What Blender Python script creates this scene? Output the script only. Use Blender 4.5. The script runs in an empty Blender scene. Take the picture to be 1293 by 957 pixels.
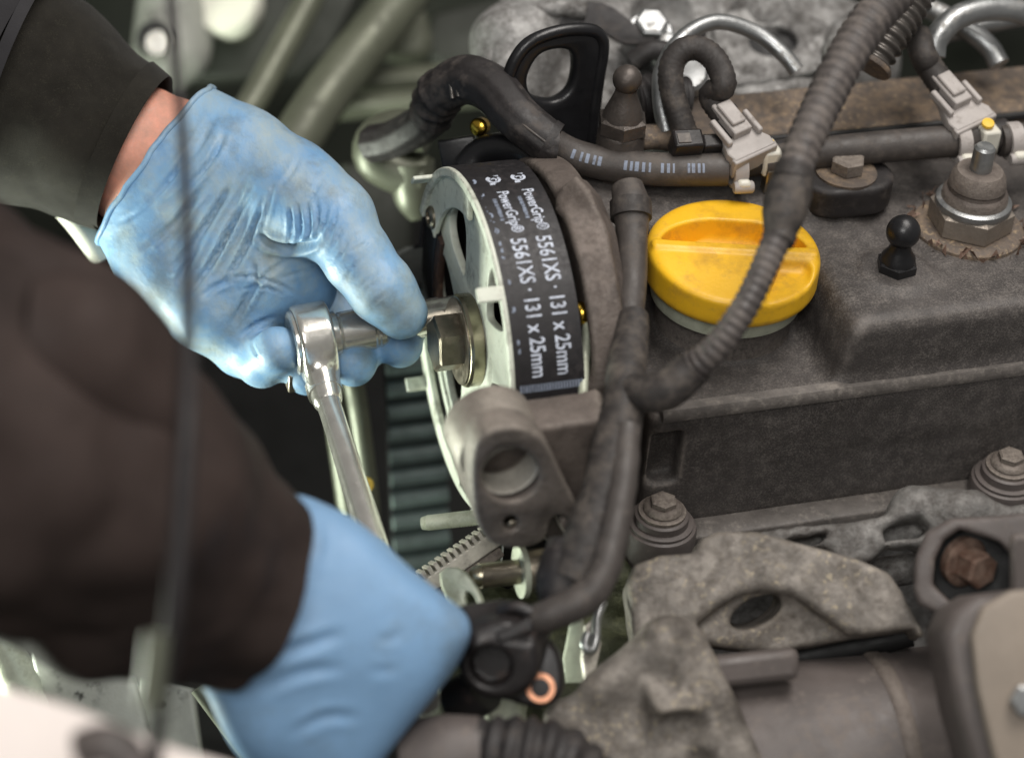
import bpy, bmesh, math, random
import numpy as np
from mathutils import Vector, Matrix
random.seed(7); np.random.seed(7)
RAD = math.radians
SC = bpy.context.scene
COL = SC.collection
MM = 0.001
# ------------------------------------------------------------------ camera (all lengths below in millimetres)
YAW, PITCH, ROLL = RAD(19.7), RAD(37), RAD(5)
DIST, FPX, IW, IH = 900.0, 3240.0, 1293.0, 957.0
CF = np.array((math.sin(YAW)*math.cos(PITCH), math.cos(YAW)*math.cos(PITCH), -math.sin(PITCH)))
_r = np.array((math.cos(YAW), -math.sin(YAW), 0)); _u = np.array((math.sin(YAW)*math.sin(PITCH), math.cos(YAW)*math.sin(PITCH), math.cos(PITCH)))
CR = _r*math.cos(ROLL)+_u*math.sin(ROLL); CU = _u*math.cos(ROLL)-_r*math.sin(ROLL)
CP = -CF*DIST+CR*17.08-CU*13.47
cam = bpy.data.cameras.new('camera'); camo = bpy.data.objects.new('camera', cam); COL.objects.link(camo)
camo.matrix_world = Matrix(((CR[0], CU[0], -CF[0], CP[0]*MM), (CR[1], CU[1], -CF[1], CP[1]*MM), (CR[2], CU[2], -CF[2], CP[2]*MM), (0, 0, 0, 1)))
cam.sensor_width = 36; cam.lens = FPX/IW*36; cam.clip_start = 0.02; cam.clip_end = 60
cam.dof.use_dof = True; cam.dof.focus_distance = 0.893; cam.dof.aperture_fstop = 4.6; cam.dof.aperture_blades = 9
SC.camera = camo
# ------------------------------------------------------------------ light: garage, soft overhead lamps and a work lamp down in the bay
SC.view_settings.view_transform = 'Standard'; SC.view_settings.look = 'None'; SC.view_settings.exposure = 0.0; SC.view_settings.gamma = 1.0
SC.view_settings.use_curve_mapping = False
W = bpy.data.worlds.new('World'); SC.world = W; W.use_nodes = True
W.node_tree.nodes['Background'].inputs[0].default_value = (1.0, 0.97, 0.94, 1); W.node_tree.nodes['Background'].inputs[1].default_value = 0.19
def lamp(name, loc, aim, size, power, color, sy=None):
    l = bpy.data.lights.new(name, 'AREA'); l.energy = power; l.color = color; l.shape = 'RECTANGLE'; l.size = size*MM; l.size_y = (sy or size)*MM
    o = bpy.data.objects.new(name, l); COL.objects.link(o); o.location = Vector(loc)*MM
    o.rotation_euler = (Vector(aim)-Vector(loc)).to_track_quat('-Z', 'Y').to_euler(); return o
lamp('overhead_lamp', (300, -60, 1080), (60, 0, 0), 800, 11.5, (1.0, 0.95, 0.90), 400)
lamp('side_lamp', (-330, -720, 820), (0, 0, 0), 420, 5.0, (1.0, 0.98, 0.95))
lamp('work_lamp', (-310, 50, -165), (-40, 10, 0), 120, 2.7, (0.93, 1.0, 0.86))
SC.cycles.max_bounces = 8; SC.cycles.use_denoising = True
SC.cycles.caustics_reflective = False; SC.cycles.caustics_refractive = False

# ------------------------------------------------------------------ geometry helpers
def A(p): return np.array(p, float)
def ray(px, py): return CF+CR*((px-IW/2)/FPX)+CU*((IH/2-py)/FPX)
def P(px, py, d): return CP+ray(px, py)*(DIST+d)               # where a sight line meets depth d behind the focus plane
def Q(px, py, **k):                                             # where it meets an engine plane x=, y= or z=
    a, v = list(k.items())[0]; i = 'xyz'.index(a); t = ray(px, py); return CP+t*((v-CP[i])/t[i])
def Qn(px, py, o, n):
    t = ray(px, py); return CP+t*(np.dot(A(o)-CP, n)/np.dot(t, n))
def unit(v): v = A(v); return v/np.linalg.norm(v)
def srgb(c): return tuple(((x/255)/12.92 if x/255 <= .04045 else ((x/255+.055)/1.055)**2.4) for x in c)
def frame(ax, hint=(0, 0, 1)):
    z = unit(ax); h = A(hint)
    if abs(np.dot(z, h)) > .95: h = A((0, 1, 0))
    x = unit(np.cross(h, z)); y = np.cross(z, x); return x, y, z
def join(*ms):
    V, F, n = [], [], 0
    for v, f in ms:
        v = np.asarray(v, float); V.append(v); F += [tuple(i+n for i in q) for q in f]; n += len(v)
    return np.vstack(V), F
WLOC = {}
def tag(o, label=None, cat=None, group=None, kind=None):
    if label: o['label'] = label
    if cat: o['category'] = cat
    if group: o['group'] = group
    if kind: o['kind'] = kind
    return o
def empty(name, loc, label, cat, group=None):
    o = bpy.data.objects.new(name, None); COL.objects.link(o); o.location = Vector(loc)*MM; o.empty_display_size = .01
    WLOC[o.name] = A(loc); return tag(o, label, cat, group)
def obj(name, m, mat, parent=None, sharp=35, label=None, cat=None, group=None, kind=None, bevel=0):
    v, f = m; v = np.asarray(v, float); c = (v.min(0)+v.max(0))/2
    me = bpy.data.meshes.new(name); me.from_pydata(((v-c)*MM).tolist(), [], [tuple(q) for q in f])
    bm = bmesh.new(); bm.from_mesh(me); bmesh.ops.remove_doubles(bm, verts=bm.verts, dist=1e-6); bmesh.ops.recalc_face_normals(bm, faces=bm.faces)
    bm.to_mesh(me); bm.free()
    me.materials.append(mat)
    for p in me.polygons: p.use_smooth = True
    if sharp < 180: me.set_sharp_from_angle(angle=RAD(sharp))
    o = bpy.data.objects.new(name, me); COL.objects.link(o); WLOC[o.name] = c
    if parent is not None: o.parent = parent; o.location = Vector(c-WLOC[parent.name])*MM
    else: o.location = Vector(c)*MM
    if bevel:
        b = o.modifiers.new('edge', 'BEVEL'); b.width = bevel*MM; b.segments = 2; b.limit_method = 'ANGLE'; b.angle_limit = RAD(40); b.harden_normals = False
    return tag(o, label, cat, group, kind)
def catmull(pts, closed=False, k=8):
    p = [A(q) for q in pts]; n = len(p); out = []
    rng = range(n if closed else n-1)
    for i in rng:
        g = (lambda j: p[j % n]) if closed else (lambda j: p[j] if 0 <= j < n else (2*p[0]-p[1] if j < 0 else 2*p[-1]-p[-2]))
        a, b, c, d = g(i-1), g(i), g(i+1), g(i+2)
        for s in range(k):
            t = s/k; out.append(.5*((2*b)+(c-a)*t+(2*a-5*b+4*c-d)*t*t+(3*b-a-3*c+d)*t**3))
    if not closed: out.append(p[-1])
    return out
def tube(pts, r, n=16, step=2.0, rf=None, caps=True, raw=False, flat=None):
    """swept round section; r a number or one radius per control point; rf(s, angle) multiplies it; flat=(normal, ratio) squashes it"""
    rr = [r]*len(pts) if np.isscalar(r) else list(r)
    q = [A(list(p)+[x]) for p, x in zip(pts, rr)]
    c = np.array(q if raw else catmull(q, k=12))
    s = np.r_[0, np.cumsum(np.linalg.norm(np.diff(c[:, :3], axis=0), axis=1))]
    m = max(2, int(s[-1]/step)+1); t = np.linspace(0, s[-1], m)
    c = np.stack([np.interp(t, s, c[:, i]) for i in range(4)], 1)
    T = np.gradient(c[:, :3], axis=0); T /= np.linalg.norm(T, axis=1)[:, None]
    x, y, _ = frame(T[0]); V = []; ang = np.linspace(0, 2*math.pi, n, endpoint=False)
    for i in range(m):
        x = x-np.dot(x, T[i])*T[i]; x /= np.linalg.norm(x); y = np.cross(T[i], x)
        k = np.array([rf(t[i], a) for a in ang]) if rf else np.ones(n)
        ring = (np.cos(ang)*k)[:, None]*x+(np.sin(ang)*k)[:, None]*y
        if flat is not None:
            fn = unit(flat[0]); ring = ring-np.outer(ring@fn, fn)*(1-flat[1])
        V.append(c[i, :3]+ring*c[i, 3])
    V = np.vstack(V); F = [(i*n+j, i*n+(j+1) % n, (i+1)*n+(j+1) % n, (i+1)*n+j) for i in range(m-1) for j in range(n)]
    if caps: F += [tuple(range(n))[::-1], tuple((m-1)*n+j for j in range(n))]
    return V, F
def lathe(prof, o, ax, n=32, cap=True, hint=(0, 0, 1)):
    x, y, z = frame(ax, hint); o = A(o); V = []; ang = np.linspace(0, 2*math.pi, n, endpoint=False)
    for r, h in prof: V.append(o+z*h+np.outer(np.cos(ang), x)*r+np.outer(np.sin(ang), y)*r)
    m = len(prof); F = [(i*n+j, i*n+(j+1) % n, (i+1)*n+(j+1) % n, (i+1)*n+j) for i in range(m-1) for j in range(n)]
    if cap: F += [tuple(range(n))[::-1], tuple((m-1)*n+j for j in range(n))]
    return np.vstack(V), F
def hexa(r, h0, h1, o, ax, ch=1.0, turn=0):
    x, y, z = frame(ax); o = A(o); V = []
    for rr, h in ((r-ch, h0), (r, h0+ch*.6), (r, h1-ch*.6), (r-ch, h1)):
        for k in range(6):
            a = turn+k*math.pi/3; V.append(o+z*h+x*rr*math.cos(a)+y*rr*math.sin(a))
    F = [(i*6+j, i*6+(j+1) % 6, (i+1)*6+(j+1) % 6, (i+1)*6+j) for i in range(3) for j in range(6)]
    return np.array(V), F+[tuple(range(6))[::-1], tuple(18+j for j in range(6))]
def box(lo, hi, fr=None, o=(0, 0, 0)):
    lo, hi = A(lo), A(hi)
    V = np.array([[(lo, hi)[i][0], (lo, hi)[j][1], (lo, hi)[k][2]] for i in (0, 1) for j in (0, 1) for k in (0, 1)])
    if fr is not None: V = A(o)+V@np.array(fr)
    return V, [(0, 1, 3, 2), (4, 6, 7, 5), (0, 4, 5, 1), (2, 3, 7, 6), (0, 2, 6, 4), (1, 5, 7, 3)]
def plate(outline, holes, o, ux, uy, thick, bevel=.6, smooth=0):
    """flat piece with holes and rounded edges; outline and holes in 2-D along ux, uy from o; thickness centred on the plane"""
    cu = bpy.data.curves.new('t', 'CURVE'); cu.dimensions = '2D'; cu.fill_mode = 'BOTH'; cu.extrude = max(thick/2-bevel, .01)*MM; cu.bevel_depth = bevel*MM; cu.bevel_resolution = 2; cu.offset = -bevel*MM
    for ol in [outline]+list(holes):
        if smooth: ol = [tuple(q[:2]) for q in catmull([(a, b, 0) for a, b in ol], True, smooth)]
        s = cu.splines.new('POLY'); s.points.add(len(ol)-1); s.use_cyclic_u = True
        for i, q in enumerate(ol): s.points[i].co = (q[0]*MM, q[1]*MM, 0, 1)
    ob = bpy.data.objects.new('t', cu); COL.objects.link(ob); dg = bpy.context.evaluated_depsgraph_get()
    me = bpy.data.meshes.new_from_object(ob.evaluated_get(dg))
    v = np.array([q.co[:] for q in me.vertices])/MM; f = [tuple(p.vertices) for p in me.polygons]
    bpy.data.objects.remove(ob); bpy.data.curves.remove(cu); bpy.data.meshes.remove(me)
    ux, uy = unit(ux), unit(uy); uz = np.cross(ux, uy)
    return A(o)+np.outer(v[:, 0], ux)+np.outer(v[:, 1], uy)+np.outer(v[:, 2], uz), f
def plate_px(px, holes, o, n, thick, bevel=.6, smooth=0, up=(0, 0, 1)):
    """plate whose outline is measured in the photograph on the plane (o, n)"""
    n = unit(n); ux = unit(np.cross(up, n)); uy = np.cross(n, ux); o = A(o)
    g = lambda L: [(np.dot(Qn(a, b, o, n)-o, ux), np.dot(Qn(a, b, o, n)-o, uy)) for a, b in L]
    return plate(g(px), [g(h) for h in holes], o, ux, uy, thick, bevel, smooth)
def ell(cx, cy, a, b, n=24, rot=0): return [(cx+a*math.cos(t)*math.cos(rot)-b*math.sin(t)*math.sin(rot), cy+a*math.cos(t)*math.sin(rot)+b*math.sin(t)*math.cos(rot)) for t in np.linspace(0, 2*math.pi, n, endpoint=False)]
def prism(poly, x0, x1, axis=0):
    """polygon in the two other axes extruded along one axis"""
    o = [i for i in range(3) if i != axis]; n = len(poly); V = np.zeros((2*n, 3))
    for s, x in enumerate((x0, x1)):
        for i, q in enumerate(poly): V[s*n+i, axis] = x; V[s*n+i, o[0]] = q[0]; V[s*n+i, o[1]] = q[1]
    return V, [tuple(range(n))[::-1], tuple(range(n, 2*n))]+[(i, (i+1) % n, n+(i+1) % n, n+i) for i in range(n)]
def psdf(G, poly, o, n, half, rd=2.0, up=(0, 0, 1)):
    """signed distance of a slab whose outline is measured on the plane (o, n)"""
    n = unit(n); o = A(o); ux = unit(np.cross(up, n)); uy = np.cross(n, ux)
    q = [(np.dot(Qn(a, b, o, n)-o, ux), np.dot(Qn(a, b, o, n)-o, uy)) for a, b in poly]
    X, Y, Z = (G-o)@ux, (G-o)@uy, (G-o)@n; d = np.full(X.shape, 1e18); s = np.ones(X.shape, bool)
    for (ax, ay), (bx, by) in zip(q, q[1:]+q[:1]):
        ex, ey = bx-ax, by-ay; wx, wy = X-ax, Y-ay; t = np.clip((wx*ex+wy*ey)/(ex*ex+ey*ey), 0, 1); d = np.minimum(d, (wx-ex*t)**2+(wy-ey*t)**2)
        c = ((ay > Y) != (by > Y)) & (X < (bx-ax)*(Y-ay)/((by-ay) or 1e-9)+ax); s ^= c
    return smax(np.where(s, 1, -1)*np.sqrt(d), np.abs(Z)-half, rd)
# implicit surfaces -> mesh (surface nets)
def nets(fn, lo, hi, h):
    xs = [np.arange(lo[i], hi[i]+h, h) for i in range(3)]
    G = np.stack(np.meshgrid(*xs, indexing='ij'), -1); V = fn(G); s = V < 0
    off = [(i, j, k) for i in (0, 1) for j in (0, 1) for k in (0, 1)]; N = np.array(V.shape)-1
    cnt = sum(s[a:a+N[0], b:b+N[1], c:c+N[2]].astype(np.int8) for a, b, c in off)
    act = np.argwhere((cnt > 0) & (cnt < 8)); idx = -np.ones(N, int); idx[tuple(act.T)] = np.arange(len(act))
    cv = np.stack([V[act[:, 0]+a, act[:, 1]+b, act[:, 2]+c] for a, b, c in off], 1); cs = cv < 0
    acc = np.zeros((len(act), 3)); w = np.zeros(len(act))
    for e in range(8):
        for g in range(e+1, 8):
            if sum(abs(off[e][q]-off[g][q]) for q in range(3)) != 1: continue
            m = cs[:, e] != cs[:, g]; den = cv[:, e]-cv[:, g]; t = np.where(m, cv[:, e]/np.where(den == 0, 1, den), 0)
            pos = A(off[e])+t[:, None]*(A(off[g])-A(off[e])); acc[m] += pos[m]; w[m] += 1
    verts = A(lo)+(act+acc/w[:, None])*h; F = []
    for ax in range(3):
        b, c = [(1, 2), (2, 0), (0, 1)][ax]
        sl0 = [slice(None)]*3; sl1 = [slice(None)]*3; sl0[ax] = slice(0, -1); sl1[ax] = slice(1, None)
        ed = np.argwhere(s[tuple(sl0)] != s[tuple(sl1)]); ed = ed[(ed[:, b] >= 1) & (ed[:, c] >= 1) & (ed[:, b] < N[b]) & (ed[:, c] < N[c])]
        ins = s[tuple(ed.T)]; q = []
        for db, dc in ((1, 1), (0, 1), (0, 0), (1, 0)):
            e2 = ed.copy(); e2[:, b] -= db; e2[:, c] -= dc; q.append(idx[tuple(e2.T)])
        q = np.stack(q, 1); q[~ins] = q[~ins][:, ::-1]; F.append(q[(q >= 0).all(1)])
    return verts, [tuple(r) for r in np.vstack(F).tolist()]
def smin(a, b, k): h = np.clip(.5+.5*(b-a)/k, 0, 1); return b*(1-h)+a*h-k*h*(1-h)
def smax(a, b, k): return -smin(-a, -b, k)
def cone(G, a, b, ra, rb):
    a, b = A(a), A(b); d = b-a; t = np.clip(((G-a)@d)/max(d@d, 1e-9), 0, 1); return np.linalg.norm(G-a-t[..., None]*d, axis=-1)-(ra+(rb-ra)*t)
def rbox(G, c, half, r, fr=None):
    p = G-A(c)
    if fr is not None: p = p@np.array(fr).T
    q = np.abs(p)-(A(half)-r); return np.linalg.norm(np.maximum(q, 0), axis=-1)+np.minimum(q.max(-1), 0)-r
def cyl(G, a, b, r, rd=0):
    a, b = A(a), A(b); L = np.linalg.norm(b-a); z = (b-a)/L; p = G-a; h = p@z; q = np.linalg.norm(p-h[..., None]*z, axis=-1)
    d0 = q-r+rd; d1 = np.abs(h-L/2)-L/2+rd; return np.sqrt(np.maximum(d0, 0)**2+np.maximum(d1, 0)**2)+np.minimum(np.maximum(d0, d1), 0)-rd
def bounds(pts, m): p = np.array(pts); return p.min(0)-m, p.max(0)+m
def vnoise(p, s, seed=0):
    p = p/s+seed*17.3; i = np.floor(p).astype(int); f = p-i; f = f*f*(3-2*f)
    def hsh(a): v = np.sin(a[..., 0]*127.1+a[..., 1]*311.7+a[..., 2]*74.7)*43758.5453; return v-np.floor(v)
    o = 0
    for a in (0, 1):
        for b in (0, 1):
            for c in (0, 1):
                o = o+hsh(i+np.array((a, b, c)))*(f[..., 0] if a else 1-f[..., 0])*(f[..., 1] if b else 1-f[..., 1])*(f[..., 2] if c else 1-f[..., 2])
    return o*2-1
def normals(v, f):
    n = np.zeros_like(v); f4 = np.array([q for q in f if len(q) == 4]); a = np.cross(v[f4[:, 2]]-v[f4[:, 0]], v[f4[:, 3]]-v[f4[:, 1]])
    for k in range(4): np.add.at(n, f4[:, k], a)
    return n/np.maximum(np.linalg.norm(n, axis=1), 1e-9)[:, None]
def relax(m, it=2):
    v, f = m; f4 = np.array(f)
    for _ in range(it):
        s = np.zeros_like(v); w = np.zeros(len(v))
        for k in range(4):
            for j in (1, 3): np.add.at(s, f4[:, k], v[f4[:, (k+j) % 4]]); np.add.at(w, f4[:, k], 1)
        v = .5*v+.5*s/np.maximum(w, 1)[:, None]
    return v, f

# ------------------------------------------------------------------ materials
def M(name, c, rough=.5, metal=0, var=.25, vs=90, dust=None, da=.4, ds=150, drough=.85, bump=.0, bs=900, c2=None, spec=.5, coat=0, sss=0, knit=None, aniso=0, stretch=None, specks=None, sheen=0, edge=None, stain=None):
    m = bpy.data.materials.new(name); m.use_nodes = True; nt = m.node_tree; nd = nt.nodes; L = nt.links; b = nd['Principled BSDF']
    tc = nd.new('ShaderNodeTexCoord'); oi = nd.new('ShaderNodeObjectInfo'); ad = nd.new('ShaderNodeVectorMath'); ad.operation = 'ADD'
    L.new(tc.outputs['Object'], ad.inputs[0]); L.new(oi.outputs['Random'], ad.inputs[1]); vec = ad.outputs[0]
    if stretch:
        mp = nd.new('ShaderNodeMapping'); mp.inputs['Scale'].default_value = stretch; L.new(vec, mp.inputs['Vector']); svec = mp.outputs[0]
    else: svec = vec
    def noise(s, det=5, ro=.6, v=None):
        n = nd.new('ShaderNodeTexNoise'); n.inputs['Scale'].default_value = s; n.inputs['Detail'].default_value = det; n.inputs['Roughness'].default_value = ro; L.new(v or svec, n.inputs['Vector']); return n.outputs['Fac']
    def ramp(x, lo, hi):
        r = nd.new('ShaderNodeMapRange'); r.inputs[1].default_value = lo; r.inputs[2].default_value = hi; r.clamp = True; L.new(x, r.inputs[0]); return r.outputs[0]
    def mix(fac, a, bb):
        x = nd.new('ShaderNodeMix'); x.data_type = 'RGBA'; L.new(fac, x.inputs[0])
        for k, q in ((6, a), (7, bb)):
            if isinstance(q, tuple): x.inputs[k].default_value = (*q, 1)
            else: L.new(q, x.inputs[k])
        return x.outputs[2]
    lin = srgb(c); a0 = tuple(x*(1-var) for x in lin); a1 = tuple(min(1, x*(1+var)) for x in (srgb(c2) if c2 else lin))
    n1 = noise(vs); col = mix(ramp(n1, .32, .68), a0, a1); rg = ramp(noise(vs*2.3), .3, .7)
    rr = nd.new('ShaderNodeMapRange'); rr.inputs[3].default_value = max(.02, rough*.8); rr.inputs[4].default_value = min(1, rough*1.25); L.new(rg, rr.inputs[0]); ro = rr.outputs[0]
    if dust is not None:
        n2 = noise(ds, 8, .7); n3 = noise(ds*.17, 3, .5); mm = nd.new('ShaderNodeMath'); mm.operation = 'MULTIPLY_ADD'; L.new(n3, mm.inputs[0]); mm.inputs[1].default_value = .4; m2 = nd.new('ShaderNodeMath'); m2.operation = 'ADD'; m2.inputs[1].default_value = .3; L.new(n2, m2.inputs[0]); L.new(m2.outputs[0], mm.inputs[2])
        fac = ramp(mm.outputs[0], 1.2-da*.55, 1.44-da*.4); col = mix(fac, col, srgb(dust))
        x = nd.new('ShaderNodeMix'); L.new(fac, x.inputs[0]); L.new(ro, x.inputs[2]); x.inputs[3].default_value = drough; ro = x.outputs[0]
        if metal:
            x = nd.new('ShaderNodeMapRange'); x.inputs[3].default_value = metal; x.inputs[4].default_value = metal*.15; L.new(fac, x.inputs[0]); L.new(x.outputs[0], b.inputs['Metallic'])
    if specks is not None:
        f1 = ramp(noise(specks[1], 4, .6, vec), .56, .66); f2 = ramp(noise(specks[1]*.12, 3, .5, vec), .5-specks[2]*.2, .62-specks[2]*.2); mm = nd.new('ShaderNodeMath'); mm.operation = 'MULTIPLY'; L.new(f1, mm.inputs[0]); L.new(f2, mm.inputs[1])
        col = mix(mm.outputs[0], col, srgb(specks[0]))
    if stain is not None:
        f1 = ramp(noise(stain[1], 6, .65, vec), .56-stain[2]*.1, .72-stain[2]*.1); mm = nd.new('ShaderNodeMath'); mm.operation = 'MULTIPLY'; mm.inputs[1].default_value = stain[3]; L.new(f1, mm.inputs[0])
        col = mix(mm.outputs[0], col, srgb(stain[0]))
    if edge is not None:
        ge = nd.new('ShaderNodeNewGeometry'); f1 = ramp(ge.outputs['Pointiness'], edge[1], edge[2]); f2 = ramp(noise(600, 6, .7, vec), .3, .6); mm = nd.new('ShaderNodeMath'); mm.operation = 'MULTIPLY'; L.new(f1, mm.inputs[0]); L.new(f2, mm.inputs[1])
        col = mix(mm.outputs[0], col, srgb(edge[0]))
    L.new(col, b.inputs['Base Color']); L.new(ro, b.inputs['Roughness'])
    if not (metal and dust is not None): b.inputs['Metallic'].default_value = metal
    b.inputs['Specular IOR Level'].default_value = spec; b.inputs['Coat Weight'].default_value = coat; b.inputs['Coat Roughness'].default_value = .12
    if sheen: b.inputs['Sheen Weight'].default_value = sheen; b.inputs['Sheen Roughness'].default_value = .5
    if sss: b.inputs['Subsurface Weight'].default_value = sss; b.inputs['Subsurface Radius'].default_value = (.004, .002, .001) if name == 'skin' else (.002, .003, .004)
    h = None
    if bump:
        h = noise(bs, 6, .65)
    if knit:
        wv = nd.new('ShaderNodeTexWave'); wv.inputs['Scale'].default_value = knit; wv.inputs['Distortion'].default_value = 5; wv.inputs['Detail'].default_value = 3; wv.inputs['Detail Scale'].default_value = 2; L.new(vec, wv.inputs['Vector'])
        wv.bands_direction = 'DIAGONAL'; h2 = wv.outputs['Fac']
        if h is not None:
            mm = nd.new('ShaderNodeMath'); mm.operation = 'ADD'; L.new(h, mm.inputs[0]); L.new(h2, mm.inputs[1]); h = mm.outputs[0]
        else: h = h2
    if h is not None:
        bp = nd.new('ShaderNodeBump'); bp.inputs['Strength'].default_value = min(1, bump or .5); bp.inputs['Distance'].default_value = .0006*max(1, bump); L.new(h, bp.inputs['Height']); L.new(bp.outputs[0], b.inputs['Normal'])
    return m
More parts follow.
